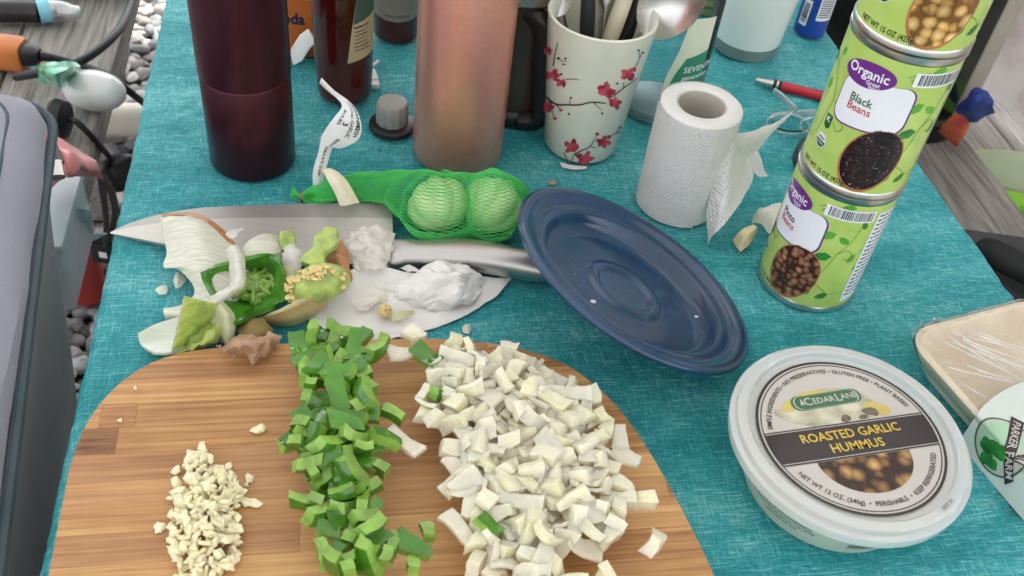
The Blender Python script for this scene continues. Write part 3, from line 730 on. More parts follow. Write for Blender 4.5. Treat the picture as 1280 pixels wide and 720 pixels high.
def hummus():
    hx, hy, zl, RR = .2177, .3925, .0500, .0742
    d = G(1130, 521, .05)-G(1000, 539, .05)
    r = thing('hummus_tub', 'round plastic hummus tub with a black banded label under its clear lid', 'hummus tub', (hx, hy, 0), math.atan2(d.y, d.x))
    obj('tub', lathe([(0, .0006), (.046, .0006), (.0505, .0016), (.0545, .0055), (.0645, .036), (.0690, .0425), (.0675, .0425), (.062, .036), (0, .036)], 96), m_tub, r)
    obj('hummus', lathe([(0, .0363), (.0615, .0363), (.0650, .0420), (.05, .0445), (0, .0445)], 64), m_hum, r)
    obj('lid', lathe([(0, .0508), (.0612, .0508), (.0628, .0514), (.0637, .0546), (.0646, .0555), (.0694, .0552), (.0704, .0545), (.0712, .0512), (.0735, .0505), (RR, .0498), (RR+.0002, .0480), (RR-.0004, .0432), (.0731, .0432), (.0728, .0485), (.0704, .0497), (.0697, .0532), (.0648, .0541), (.0642, .0508), (.0630, .0500), (0, .0498)], 144), m_lidp, r, ang=28)
    z = .0512
    def lay(o): return lambda x, y: Vector((x*.001, y*.001, z+o))
    L1, L2, L3, L4, L5 = [lay(.0002*i) for i in range(1, 6)]
    Rl = 58.5
    lab = obj('label', flat([ell(0, 0, Rl, Rl, 0, 96)], None, L1), m_lring, r)
    def ring(a, b, n=96):
        A = ell(0, 0, a, a, 0, n); B = ell(0, 0, b, b, 0, n); return [[A[i], A[(i+1) % n], B[(i+1) % n], B[i]] for i in range(n)]
    obj('ring_line', flat(ring(Rl, Rl-1.7)+ring(Rl-2.9, Rl-3.6), None, L2), m_lblk, lab)
    ri = Rl-3.6
    def clipx(y): return math.sqrt(max(0, ri*ri-y*y))
    y0, y1 = -16.5, 8.5
    band = [(-clipx(y0+(y1-y0)*k/10), y0+(y1-y0)*k/10) for k in range(11)]+[(clipx(y1-(y1-y0)*k/10), y1-(y1-y0)*k/10) for k in range(11)]
    obj('food_photo', flat([ell(-2, 21, 36, 13, .0, 30, wob=.3)], None, L2), m_food, lab)
    [obj('lemon_print', flat([q], None, lay(.00045)), m_lem, lab) for q in (ell(27, 16, 9, 5, -.4, 20), ell(-27, 27, 9, 4, .4, 20), ell(-12, 33, 13, 2.6, .1, 20))]
    [obj('spice_print', flat([q], None, lay(.0005)), pm('label_spice', H_('6a6154'), .3, var=.3, scale=300), lab) for q in (ell(3, 11.5, 4, 2.5, .4, 12, wob=.3), ell(22, 14, 6, 3, -.3, 12, wob=.4), ell(15, 11, 3.5, 1.6, .1, 12))]
    arc = [(-31, y0)]+[(31*math.cos(a), y0+27*math.sin(a)) for a in [math.pi+math.pi*k/24 for k in range(25)]]
    obj('chickpea_print', flat([[(31*math.cos(math.pi+math.pi*k/24), y0-.3+26*math.sin(math.pi+math.pi*k/24)) for k in range(25)]], None, L2), m_chk2, lab)
    obj('band', flat([band], None, lay(.00058)), m_lblk, lab)
    obj('band_line', flat([[(-clipx(y), y), (clipx(y), y), (clipx(y), y+.5), (-clipx(y), y+.5)] for y in (y0+1.0, y1-1.6)], None, lay(.0007)), m_lring, lab)
    def tx(u0, v0, rot=0, L=lay(.00085)):
        c, s = math.cos(rot), math.sin(rot); return lambda x, y: L(u0+x*c-y*s, v0+x*s+y*c)
    obj('lettering', lettering('ROASTED GARLIC', 9.0, tx(0, .2), .016, width=.93), m_yel, lab)
    obj('lettering', lettering('HUMMUS', 9.0, tx(0, -9.2), .016, width=.97), m_yel, lab)
    pill = [(20*math.cos(a)**1 if False else (17*(1 if math.cos(a) > 0 else -1)+5*math.cos(a)), 5*math.sin(a)) for a in [2*math.pi*k/40 for k in range(40)]]
    c, s = math.cos(.03), math.sin(.03)
    tr = lambda q, sc: [(-3+(x*c-y*s)*sc, 27.5+(x*s+y*c)*sc) for x, y in q]
    obj('brand_plate', flat([tr(pill, 1.12)], None, lay(.00058)), m_lgreen, lab); obj('brand_plate', flat([tr(pill, 1.04)], None, lay(.00066)), m_lring, lab); obj('brand_plate', flat([tr(pill, 1.0)], None, lay(.00074)), m_lgreen, lab)
    obj('lettering', lettering('C', 8.4, tx(-16, 27.2, .03), .012), m_lring, lab); obj('lettering', lettering('EDAR', 6.2, tx(-5, 27.2, .03), .012), m_lring, lab); obj('lettering', lettering('L', 8.4, tx(5.5, 27.6, .03), .012), m_lring, lab); obj('lettering', lettering('ANE', 6.2, tx(13.3, 28, .03), .012), m_lring, lab)
    obj('tree_print', flat([[(-21.5, 25.5), (-18.8, 25.5), (-20.1, 30.5)]], None, lay(.00085)), m_lring, lab)
    def arctext(s_, size, rad, mid, up=True):
        # letters bent along a circle; mid angle in degrees; up: tops point outwards
        m_ = R_(mid)
        def fn(x, y):
            a = m_-x/rad if up else m_+x/rad; q = rad+y if up else rad-y
            return Vector((q*math.cos(a)*.001, q*math.sin(a)*.001, z+.0006))
        return lettering(s_, size, fn, .012, step=1.5, width=.92)
    obj('lettering', arctext('SIMPLE INGREDIENTS • NO PRESERVATIVES • GLUTEN FREE • PLANT BASED', 4.3, 50.0, 92), m_lblk, lab)
    obj('lettering', arctext('NET WT 12 OZ. (340g)  •  PERISHABLE  •  KEEP REFRIGERATED', 4.5, 50.2, 270, False), m_lblk, lab)
    # print on the tub wall
    def wall(a0, zz):
        def fn(x, y): a = R_(a0)+x*.001/.068; q = .0545+(zz+y*.001-.0055)*.328+.0005; return Vector((q*math.cos(a), q*math.sin(a), zz+y*.001))
        return fn
    rot = r.rotation_euler.z
    for k, s_ in enumerate(('Manufactured and Distributed by', 'Cedarlane Foods, Carson, CA 90746', 'cedarlanefoods.com')):
        obj('lettering', lettering(s_, 3.4, wall(229-math.degrees(rot), .027-k*.0046), .02, step=2), m_lblk, r)
    B = []; x = -13; rn = random.Random(8)
    while x < 13: w_ = rn.choice((.4, .7, 1.0)); B.append([(x, -3.5), (x+w_, -3.5), (x+w_, 3.5), (x, 3.5)]); x += w_+rn.choice((.4, .7))
    obj('barcode', flat(B, None, wall(281-math.degrees(rot), .020)), m_lblk, r)
    obj('lettering', lettering('BEST BY', 3.0, lambda x, y: Vector(((66.8-y)*math.cos(R_(297)+x/66)*.001, (66.8-y)*math.sin(R_(297)+x/66)*.001, .0567)), .01, step=1.5), m_lblk, r)
hummus()
# ================================================================== BOTTLES AND CUPS
m_mar = pm('maroon_coat', H_('4c2630'), .30, metal=.75, var=.06, scale=200, bump=.00008, bscale=1500)
def maroon():
    r = thing('insulated_bottle', 'dark maroon insulated steel bottle with a seam line round it', 'bottle', (-.228, .643, 0))
    R0 = .0347
    obj('body', lathe([(0, .0004), (R0-.004, .0004), (R0-.0012, .0016), (R0-.0002, .004), (R0, .084), (R0-.0006, .0850)], 96), m_mar, r)
    obj('cup_cap', lathe([(R0-.0006, .0853), (R0+.0006, .0862), (R0+.0008, .20), (R0-.002, .232), (R0-.010, .238), (0, .238)], 96), m_mar, r)
maroon()
m_pink = pm('rose_coat', H_('dc9c8c'), .32, metal=.7, var=.04, scale=200, bump=.00008, bscale=1500)
def pink():
    r = thing('rose_bottle', 'tall rose pink metallic water bottle standing behind the green garlic net', 'bottle', (-.0635, .6895, 0))
    R0 = .0383
    obj('body', lathe([(0, .0004), (R0-.005, .0004), (R0-.0015, .0018), (R0-.0002, .005), (R0, .01), (R0, .215), (R0-.004, .228), (R0-.016, .238), (R0-.016, .246), (0, .246)], 96), m_pink, r)
    obj('cap', lathe([(R0-.014, .2465), (R0-.013, .248), (R0-.013, .272), (R0-.015, .274), (0, .274)], 48), pm('cap_black', (.02, .02, .022), .4), r)
pink()
# french press behind the pink bottle
m_blkp = pm('black_plastic', (.016, .016, .018), .38, var=.15, scale=90); m_steel = pm('steel', (.56, .55, .53), .26, metal=1, var=.08, scale=70, rvar=.06)
m_glass = pm('clear_glass', (.95, .97, .96), .03, var=.01, trans=1, ior=1.45)
def press():
    cx, cy = -.028, .785
    r = thing('french_press', 'french press with a thick black handle behind the rose pink bottle', 'coffee press', (cx, cy, 0))
    R0 = .046
    obj('base', lathe([(0, .0005), (R0+.002, .0005), (R0+.003, .003), (R0+.002, .012), (R0-.001, .015), (0, .015)], 64), m_blkp, r)
    obj('carafe', lathe([(0, .0155), (R0-.0015, .0155), (R0-.0005, .02), (R0, .16), (R0+.002, .175), (R0-.001, .175), (R0-.003, .16), (R0-.004, .022), (0, .019)], 64), pm('coffee_glass', (.05, .035, .025), .08, var=.2, scale=20, coat=.5), r)
    obj('steel_band', lathe([(R0+.0005, .118), (R0+.003, .120), (R0+.003, .142), (R0+.0005, .144)], 64), m_steel, r)
    obj('lid', lathe([(0, .1755), (R0+.004, .1755), (R0+.004, .184), (R0-.01, .196), (0, .199)], 64), m_steel, r)
    o = Vector((cx, cy, 0))
    pts = [V(648, 150, .742)-o, V(672, 148, .742)-o, V(679, 120, .742)-o, V(681, 75, .742)-o, V(683, 40, .742)-o, V(672, 22, .744)-o, V(652, 14, .75)-o]
    p = smooth_pts(pts, 6); n = len(p)
    obj('handle', loft(p, [(.0075+.002*math.sin(math.pi*i/(n-1)), .0085) for i in range(n)], 14, up=Vector((0, 1, .3)), power=3), m_blkp, r)
    q = smooth_pts([V(640, 152, .748)-o, V(646, 100, .748)-o, V(652, 40, .75)-o, V(656, 10, .752)-o], 5)
    obj('handle_strap', loft(q, (.006, .004), 10, up=Vector((0, 1, .3)), power=3), m_blkp, r)
press()
# cherry blossom cup
m_cup = pm('cup_ceramic', H_('d6d6c6'), .28, var=.05, scale=25, coat=.35); m_cupin = pm('cup_inside', H_('b98a66'), .4, var=.15)
m_blos = pm('blossom_red', H_('a31f35'), .35, var=.45, scale=160, col2=H_('d4566a')); m_branch = pm('branch_ink', H_('3a2622'), .4, var=.3)
CUP = (.042, .728, .032, .045, .130)
def cup():
    cx, cy, r0, r1, h = CUP
    r = thing('blossom_cup', 'white ceramic tumbler painted with red cherry blossom, full of cutlery', 'cup', (cx, cy, 0))
    k = (r1-r0)/h
    obj('wall', lathe([(0, .0005), (r0-.004, .0005), (r0-.0012, .0020), (r0+.004*k, .0045), (r1-.0003, h-.003), (r1, h-.001), (r1-.0014, h+.0002), (r1-.003, h-.001), (r1-.004, h-.006), (r0-.002, .008), (0, .008)], 96), m_cup, r)
    def pt(px, py, off=.0003): return hit_cone(px, py, cx, cy, r0, r1, h, 0, off)-Vector((cx, cy, 0))
    def Z(X, Y): return (670+X/4, 40+Y/4)
    def blossom(X, Y, s, seed, n=5):
        rn = random.Random(seed); P = []
        for j in range(n):
            a = j*2*math.pi/n+rn.uniform(-.3, .3); q = s*rn.uniform(.40, .62)
            P.append(ell(X+q*math.cos(a), Y+q*.8*math.sin(a), s*rn.uniform(.38, .6), s*rn.uniform(.28, .42), a, 10, wob=.5, seed=seed+j))
        P.append(ell(X, Y, s*.45, s*.4, 0, 10, wob=.3, seed=seed)); return P
    def put(polys, m, nm, off):
        polys = [[(x, -y) for x, y in p] for p in polys]
        # several petals overlap: give each its own tiny layer
        for i, grp in enumerate([polys]):
            bm = bmesh.new()
            for j, p in enumerate(grp):
                try: bm.faces.new([bm.verts.new((*Z(x, -y), off+.00004*j)) for x, y in p])
                except ValueError: pass
            bmesh.ops.triangulate(bm, faces=bm.faces[:])
            for v in bm.verts: v.co = pt(v.co.x, v.co.y, v.co.z)
            obj(nm, bm, m, r, smooth=False)
    for i, (X, Y, s) in enumerate(((348, 290, 46), (392, 355, 36), (462, 215, 40), (335, 548, 38), (178, 572, 38), (245, 632, 42), (130, 255, 26), (85, 215, 36), (62, 95, 24), (60, 375, 34), (488, 188, 16), (306, 510, 12), (365, 525, 12), (125, 390, 10), (95, 432, 10))):
        put(blossom(X, Y, s, 20+i), m_blos, 'blossom', .0003)
    br = [([(52, 322), (75, 345), (110, 362), (160, 362), (215, 362), (255, 352), (285, 347), (345, 352)], 9, 5), ([(285, 347), (305, 368), (328, 388)], 5, 2), ([(375, 325), (410, 300), (450, 268), (500, 232)], 6, 3), ([(438, 250), (436, 280)], 4, 3),
          ([(88, 170), (95, 120), (112, 52)], 6, 3), ([(150, 236), (190, 234), (218, 238)], 4, 2), ([(105, 130), (130, 142), (158, 146)], 4, 2), ([(190, 612), (230, 590), (268, 572), (300, 520)], 6, 3), ([(268, 572), (300, 576)], 4, 3), ([(140, 600), (155, 635), (168, 660), (190, 612)], 5, 3), ([(350, 530), (390, 510), (420, 480)], 4, 2), ([(395, 508), (422, 500)], 3, 2), ([(500, 168), (515, 130), (512, 95)], 3, 2), ([(515, 130), (532, 100)], 3, 2), ([(170, 358), (172, 330)], 4, 2), ([(100, 362), (125, 385)], 4, 3), ([(75, 345), (90, 425)], 3, 2)]
    P = []
    for pts, w0, w1 in br: put(ribbon([(p.x, p.y) for p in smooth_pts([Vector((*q, 0)) for q in pts], 4)], w0, w1), m_branch, 'branch', .0005)
    pass
    bud = [ell(x, y, 6, 5, 0, 8) for x, y in ((150, 132), (140, 160), (512, 90), (532, 102), (176, 328), (405, 256), (128, 210), (165, 408), (330, 405), (420, 476), (115, 130))]
    for q in bud: put([q], m_branch, 'bud', .0006)
    # folded paper scrap under the foot
cup()
wthing('paper_scrap', ppatch([[(700, 203, .0012), (716, 207, .0010), (734, 208, .0012)], [(702, 209, .0008), (717, 212, .0007), (733, 211, .0008)]], nu=3, nv=2, th=.0004), m_paper, 'white folded paper scrap sticking out under the blossom tumbler', 'paper scrap')

# cutlery standing in the cup: feet rest on the cup floor
def stand(px, py, y, foot): return V(px, py, y), Vector(foot)
cx, cy = CUP[0], CUP[1]
def spoon(name, label, base, top, w, l, face, m=m_steel, group='cutlery in the blossom tumbler'):
    d = (top-base).normalized(); L0 = (top-base).length
    side = d.cross(face).normalized(); nrm = side.cross(d).normalized()
    c0 = base+d*(L0)
    r = thing(name, label, 'spoon', base)
    hs = [base+d*(L0*i/10)-base for i in range(11)]
    obj('handle', loft(hs, [(.0045-.002*math.sin(math.pi*i/10), .0012) for i in range(11)], 8, up=nrm), m, r)
    rows = []
    for i in range(13):
        u = i/12; wd = w*math.sin(math.pi*min(.02+u*.97, 1))**.55*(1-.15*u); row = []
        for j in range(9):
            s_ = j/4-1; dep = .010*(1-s_*s_)*math.sin(math.pi*u)
            row.append(c0-base+d*(l*u)+side*(wd*s_)-nrm*dep)
        rows.append(row)
    obj('bowl', patch(rows, nu=1, nv=1, th=.0009), m, r)
    return r
fl = lambda dx, dy: Vector((cx+dx, cy+dy, .0086))
toc = lambda p: (CAM-p).normalized()
b1 = fl(-.012, .006); t1 = V(806, 44, .735); spoon('serving_spoon', 'large steel spoon leaning right out of the blossom tumbler', b1, t1, .026, .075, toc(t1))
b2 = fl(.010, .010); t2 = V(700, 20, .745); spoon('table_spoon', 'steel spoon leaning left against the rim of the blossom tumbler', b2, t2, .021, .062, toc(t2))
def knife_handle(name, label, cat, base, top, rad, m, extra=0, rings=True):
    r = thing(name, label, cat, base); d = (top-base); L0 = d.length; d.normalize()
    obj('shank', loft([Vector((0, 0, 0)), d*(L0*.62)], .0022, 10), m_steel, r)
    q = [d*(L0*(.60+.40*k/6)) for k in range(7)]+[d*(L0+extra*(k+1)/4) for k in range(4)]
    n = len(q); obj('grip', loft(q, [rad*(.75+.35*math.sin(math.pi*min(1, (i+1)/n))) for i in range(n)], 14), m, r)
    if rings:
        for k in range(3): c = d*(L0*(.565+.022*k)); obj('ring', loft([c-d*.0009, c+d*.0009], rad*1.02, 14), m_steel, r)
    return r
knife_handle('steak_knife', 'black handled table knife standing in the blossom tumbler beside the white grip', 'knife', fl(.002, -.010), V(735, 8, .735), .0058, m_blkp, .05)
knife_handle('table_knife', 'cream white handled knife with steel rings standing in the blossom tumbler', 'knife', fl(-.006, -.004), V(778, 6, .745), .0066, pm('cream_plastic', H_('cfc8b4'), .4), .05)
knife_handle('peeler', 'broad black handle standing nearest the serving spoon in the blossom tumbler', 'peeler', fl(-.002, .008), V(801, 0, .765), .0085, m_blkp, .04, False)
def fork(base, top, label):
    r = thing('fork', label, 'fork', base); d = (top-base); L0 = d.length; d.normalize(); side = d.cross(toc(top)).normalized()
    obj('handle', loft([d*(L0*k/6) for k in range(7)], [(.0042-.0018*math.sin(math.pi*k/6), .0012) for k in range(7)], 8, up=side.cross(d)), m_steel, r)
    hd = [d*(L0+.004*k) for k in range(6)]; obj('head', loft(hd, [(.003+.0022*k, .0009) for k in range(6)], 8, up=side.cross(d)), m_steel, r)
    for k in range(4): c = side*(-.009+.006*k); obj('tine', loft([d*(L0+.019)+c, d*(L0+.065)+c*.95], (.0014, .0008), 6, up=side.cross(d)), m_steel, r)
fork(fl(.006, .002), V(757, 14, .76), 'steel fork standing tines up in the middle of the blossom tumbler')

# syrup bottle
m_syr = pm('dark_syrup', H_('4a1512'), .08, var=.35, scale=14, coat=.4); m_paperlab = pm('cream_label', H_('b5a884'), .5, var=.1, scale=40)
m_glabel = pm('green_label', H_('3e5a4a'), .45, var=.15)
def syrup():
    cx, cy = -.1755, .752
    r = thing('syrup_bottle', 'dark red syrup bottle with a cream label behind the garlic tag', 'bottle', (cx, cy, 0), R_(12))
    sq = lambda a, z: 1+.06*math.cos(4*a)*0+0
    R0 = .0245
    obj('glass', lathe([(0, .0006), (R0-.006, .0006), (R0-.002, .003), (R0, .009), (R0+.0008, .03), (R0+.002, .10), (R0+.002, .13), (R0-.004, .16), (.016, .185), (.0135, .20), (.0135, .23), (0, .23)], 72, sy=.86), m_syr, r)
    obj('cap', lathe([(.0145, .222), (.0148, .224), (.0148, .240), (0, .241)], 32), m_blkp, r)
    def wrap(off, a0):
        def fn(x, y): 
            a = R_(a0)+x*.001/.0255; zz = y*.001; q = R0+.0008+.0012*min(1, max(0, (zz-.03)/.07))+off
            return Vector((q*math.cos(a), q*.86*math.sin(a), zz))
        return fn
    A0 = -78
    obj('label', flat([[(-2, 47), (30, 54), (30, 120), (8, 118), (2, 80)]], 2, wrap(.0003, A0)), m_paperlab, r)
    obj('label_band', flat([[(3, 84), (30, 92), (30, 120), (8, 118)]], 2, wrap(.0005, A0)), m_glabel, r)
    B = []; rn = random.Random(3)
    for k in range(7): v = 80-k*3.6; B.append([(4, v), (4+rn.uniform(11, 17), v+1.6), (4+rn.uniform(11, 17), v+2.6), (4, v+1.0)])
    obj('lettering', lettering('Nutrition Facts', 2.6, lambda x, y: wrap(.0007, A0)(11+x, 82.5+y+x*.12), .02, step=2), m_black, r)
    obj('small_print', flat(B, 2, wrap(.0006, A0)), pm('print_grey', (.08, .08, .07), .5), r)
syrup()
def wine():
    cx, cy = -.150, .872
    r = thing('vinegar_bottle', 'small dark red bottle with a grey paper label behind the syrup bottle', 'bottle', (cx, cy, 0)); R0 = .0235
    obj('glass', lathe([(0, .0008), (R0-.005, .0008), (R0-.001, .003), (R0, .008), (R0, .10), (.012, .13), (.010, .17), (0, .17)], 64), m_syr, r)
    a0 = math.atan2(-cy, -cx)
    wf = lambda off: (lambda x, y: Vector(((R0+off)*math.cos(a0+x*.001/R0), (R0+off)*math.sin(a0+x*.001/R0), y*.001)))
    obj('label', flat([[(-26, 29), (-12, 26.5), (0, 26), (12, 26.5), (26, 29), (26, 75), (-26, 75)]], 2, wf(.0003)), pm('grey_label', H_('8b8880'), .6, var=.1), r)
    obj('lettering', lettering('WINE & VINEGAR', 3.2, lambda x, y: wf(.0006)(x, 31.5+y+x*x*.004), .01, step=2), m_black, r)
wine()
# baking soda box
def soda():
    c = G(372, 74, 0)
    r = thing('baking_soda_box', 'orange baking soda box behind the maroon bottle', 'box', (c.x-.012, c.y+.022, 0), R_(8))
    obj('carton', box(-.036, .036, -.02, .02, 0.0006, .125, .0012), pm('carton_orange', H_('c86a2c'), .5, var=.08, scale=50), r)
    f = lambda x0, z0: (lambda x, y: Vector((x0+x*.001, -.0203, z0+y*.001)))
    obj('lettering', lettering('Soda', 16, f(.0035, .040), .03, width=.85), pm('print_navy', H_('16224f'), .4), r)
    obj('lettering', lettering('& Bread', 6, f(.022, .025), .02), m_black, r)
    obj('panel', flat([[(-34, 60), (34, 60), (34, 110), (-34, 110)]], None, f(0, 0)), m_yel, r)
soda()
wthing('plastic_scoop', loft([G(362, 78, .004)+Vector((0, .01, 0)), V(372, 66, .792), V(381, 52, .79), V(390, 44, .79)], [(.008, .0012), (.0085, .0012), (.008, .0012), (.007, .0012)], 10, up=Vector((0, -1, 1))), pm('white_plastic', (.74, .74, .72), .4, var=.04), 'white plastic scoop handle leaning beside the orange box', 'scoop')
# usb plug on a short white wire
def usb():
    a = G(466, 98, .004); r = thing('usb_plug', 'white cable plug lying beside the syrup bottle', 'cable plug', a)
    d = (G(470, 108, .004)-G(463, 90, .004)).normalized(); mt = Matrix.Translation(Vector((0, 0, 0))) @ Matrix.Rotation(math.atan2(d.y, d.x), 4, 'Z'); wp = MATS['white_plastic']
    obj('housing', box(-.012, .006, -.0045, .0045, -.0035, .0035, .0012, mtx=mt), wp, r)
    obj('connector', box(.0062, .014, -.0036, .0036, -.002, .002, .0004, mtx=mt), wp, r)
    obj('wire', tube([mt@Vector((-.012, 0, 0)), mt@Vector((-.018, .001, 0)), mt@Vector((-.024, .006, -.001)), mt@Vector((-.03, .012, -.001))], .0016), wp, r)
usb()
# grey scalloped knob on a black foot
def knob():
    a = G(489, 163, 0); r = thing('dial_knob', 'grey fluted knob on a black round foot beside the syrup bottle', 'knob', (a.x, a.y+.004, 0))
    obj('foot', lathe([(0, .0005), (.0195, .0005), (.0205, .002), (.0200, .005), (.017, .0065), (0, .0065)], 48), m_blkp, r)
    fn = lambda a_, z: 1+.045*(abs(math.cos(a_*6))-.5) if .007 < z < .0265 else 1.0
    obj('knob_cap', lathe([(.0130, .0066), (.0140, .008), (.0138, .024), (.0128, .027), (.0118, .0276), (0, .0270)], 96, fn=fn), pm('grey_plastic', H_('8f8f8b'), .45, var=.06), r)
knob()
# dish soap bottle (clear) with green label
def thin_clear(name, tint, base=.04):
    m = bpy.data.materials.new(name); m.use_nodes = True; N = m.node_tree.nodes; L = m.node_tree.links; N.clear(); out = N.new('ShaderNodeOutputMaterial')
    tr = N.new('ShaderNodeBsdfTransparent'); tr.inputs[0].default_value = (*tint, 1); gl = N.new('ShaderNodeBsdfGlossy'); gl.inputs['Roughness'].default_value = .06
    tc = N.new('ShaderNodeTexCoord'); nz = N.new('ShaderNodeTexNoise'); nz.inputs['Scale'].default_value = 45; L.new(tc.outputs['Object'], nz.inputs['Vector']); bp = N.new('ShaderNodeBump'); bp.inputs['Distance'].default_value = .0008; L.new(nz.outputs['Fac'], bp.inputs['Height']); L.new(bp.outputs[0], gl.inputs['Normal'])
    fr = N.new('ShaderNodeFresnel'); fr.inputs[0].default_value = 1.4; L.new(bp.outputs[0], fr.inputs['Normal']); ad = N.new('ShaderNodeMath'); ad.operation = 'ADD'; ad.inputs[1].default_value = base; L.new(fr.outputs[0], ad.inputs[0])
    mx = N.new('ShaderNodeMixShader'); L.new(ad.outputs[0], mx.inputs[0]); L.new(tr.outputs[0], mx.inputs[1]); L.new(gl.outputs[0], mx.inputs[2]); L.new(mx.outputs[0], out.inputs[0]); return m
m_clear = thin_clear('clear_plastic', (.78, .88, .89)); m_liq = pm('pale_liquid', (.62, .78, .78), .03, var=.02, trans=.95, ior=1.33)
def soap():
    cx, cy = .112, .802; r = thing('soap_bottle', 'clear soap bottle with a green and cream label behind the paper roll', 'bottle', (cx, cy, 0)); R0 = .037
    obj('shell', lathe([(0, .0006), (R0-.004, .0006), (R0-.0005, .003), (R0, .009), (R0-.0015, .0145), (R0, .02), (R0, .13), (R0-.003, .155), (.018, .18), (.014, .195), (0, .195)], 72, sy=.8), m_clear, r)
    obj('foot_ring', lathe([(R0-.003, .0008), (R0-.0003, .004), (R0-.0006, .012), (R0-.003, .013), (0, .012), (0, .0008)], 48, sy=.8), pm('frosted_base', (.55, .62, .63), .3, var=.1, trans=.4), r)
    obj('cap', lathe([(.0155, .1955), (.016, .197), (.015, .225), (0, .226)], 32), m_white, r)
    a0 = math.atan2(-cy*.8, -cx)+.16
    wf = lambda off: (lambda x, y: Vector(((R0+off)*math.cos(a0+x*.001/R0), (R0+off)*.8*math.sin(a0+x*.001/R0), y*.001)))
    S1 = [(-4, 28), (22, 32), (34, 34), (34, 112), (8, 112), (4, 80), (-2, 54)]
    obj('label', flat([S1], 2, wf(.0004)), pm('cream_white_label', H_('dfe3cf'), .4, var=.04), r)
    obj('label_band', flat([[(0, 37), (34, 41), (34, 80), (12, 73), (5, 57)]], 2, wf(.0006)), pm('soap_green', H_('3b8d70'), .4, var=.1), r)
    obj('label_band', flat([[(-3, 28.3), (34, 34.5), (34, 41), (0, 37)]], 2, wf(.0007)), pm('soap_dark_green', H_('17493f'), .4, var=.1), r)
    for s_, u, v, sz, m in (('SEVENTH', 12, 61, 8, m_white), ('generation', 12, 53, 6.5, m_white), ('POWER+', 3, 33.0, 6.2, m_white)):
        obj('lettering', lettering(s_, sz, (lambda u, v: (lambda x, y: wf(.001)(u+x, v+y+x*.12)))(u, v), .015, 'LEFT', step=2), m, r)
soap()
def jar():
    cx, cy = .206, .943; r = thing('white_jar', 'white plastic tumbler with a grey green band round its foot', 'tumbler', (cx, cy, 0)); R0 = .0335
    obj('foot_band', lathe([(0, .0006), (R0-.002, .0006), (R0, .002), (R0+.0014, .0145), (0, .0145)], 64), pm('jar_band', H_('7d9490'), .35, var=.08, trans=.2), r)
    obj('body', lathe([(0, .0148), (R0+.0012, .0148), (R0+.010, .115), (R0+.0105, .118), (R0+.008, .118), (R0-.001, .018), (0, .018)], 72), pm('jar_milky', H_('dfe6e2'), .3, var=.03, sss=.2, coat=.3), r)
    sp = hit_cone(970, 16, cx, cy, R0, R0+.0095, .11, .0145, .0004)-Vector((cx, cy, 0)); obj('speck', ico(.0009, 1, loc=sp), m_branch, r)
jar()
def bluecan():
    cx, cy = .2815, .997; r = thing('spray_bottle', 'small deep blue bottle with white label and bar code', 'bottle', (cx, cy, 0)); R0 = .0172; mb = pm('deep_blue_plastic', H_('1d3f9a'), .3, var=.1, coat=.3)
    obj('body', lathe([(0, .0005), (R0-.002, .0005), (R0, .002), (R0, .11), (.012, .125), (.010, .14), (0, .14)], 48), mb, r)
    a0 = math.atan2(-cy, -cx); wf = lambda off: (lambda x, y: Vector(((R0+off)*math.cos(a0+x*.001/R0), (R0+off)*math.sin(a0+x*.001/R0), y*.001)))
    obj('barcode_panel', flat([[(-15, 13), (-5, 13), (-5, 42), (-15, 42)]], 2, wf(.0003)), m_white, r)
    B = []; v = 17; rn = random.Random(2)
    while v < 38: w_ = rn.choice((.5, .8, 1.2)); B.append([(-13.5, v), (-6.5, v), (-6.5, v+w_), (-13.5, v+w_)]); v += w_+rn.choice((.5, .8))
    obj('barcode', flat(B, 2, wf(.0006)), m_black, r)
    obj('label', flat([[(3, 22), (22, 22), (22, 60), (3, 60)]], 2, wf(.0003)), m_white, r)
    B = [[(4.5, 26+k*2.6), (19, 26+k*2.6), (19, 27.1+k*2.6), (4.5, 27.1+k*2.6)] for k in range(11)]
    obj('small_print', flat(B, 2, wf(.0006)), MATS['print_grey'], r)
bluecan()
c = G(889, 22, 0); r = thing('yellow_box', 'small yellow green striped box behind the white plastic tumbler', 'box', (c.x+.004, c.y+.022, 0), R_(5)); obj('carton', box(-.03, .03, -.02, .02, .0005, .055, .001), pm('carton_yellow', H_('b7b048'), .5, var=.12, scale=60), r)
for k in range(4): obj('stripe', box(-.0302, .0302, -.0203, -.0201, .008+.011*k, .012+.011*k), pm('carton_olive', H_('6e7a34'), .5), r)
# pen
def pen():
    a, b = G(945, 100, .0052), G(1052, 126, .0052); r = thing('red_pen', 'red ballpoint pen with a silver tip lying behind the can stack', 'pen', (a.x, a.y, 0)); d = (b-a).normalized(); o = Vector((0, 0, .0052))
    L_ = lambda s_, e, r0, r1=None: loft([o+d*s_, o+d*(s_+(e-s_)*.5), o+d*e], [r0, ((r0+(r1 or r0))/2), r1 or r0], 16)
    obj('tip', L_(0, .017, .0028, .0046), m_steel, r); obj('grip_ring', L_(.0172, .020, .0051), m_blkp, r); obj('grip_ring', L_(.0203, .0222, .0052), m_steel, r); obj('grip_ring', L_(.0225, .0252, .0051), m_blkp, r)
    obj('barrel', L_(.0255, .135, .0050), pm('pen_red', H_('b0142c'), .3, var=.08, coat=.3), r)
    obj('lettering', lettering('medium', 3.0, lambda x, y: o+d*(.06+x*.001)+Vector((-d.y, d.x, 0))*(y*.001)+Vector((0, 0, .00505)), .02), m_black, r)
pen()
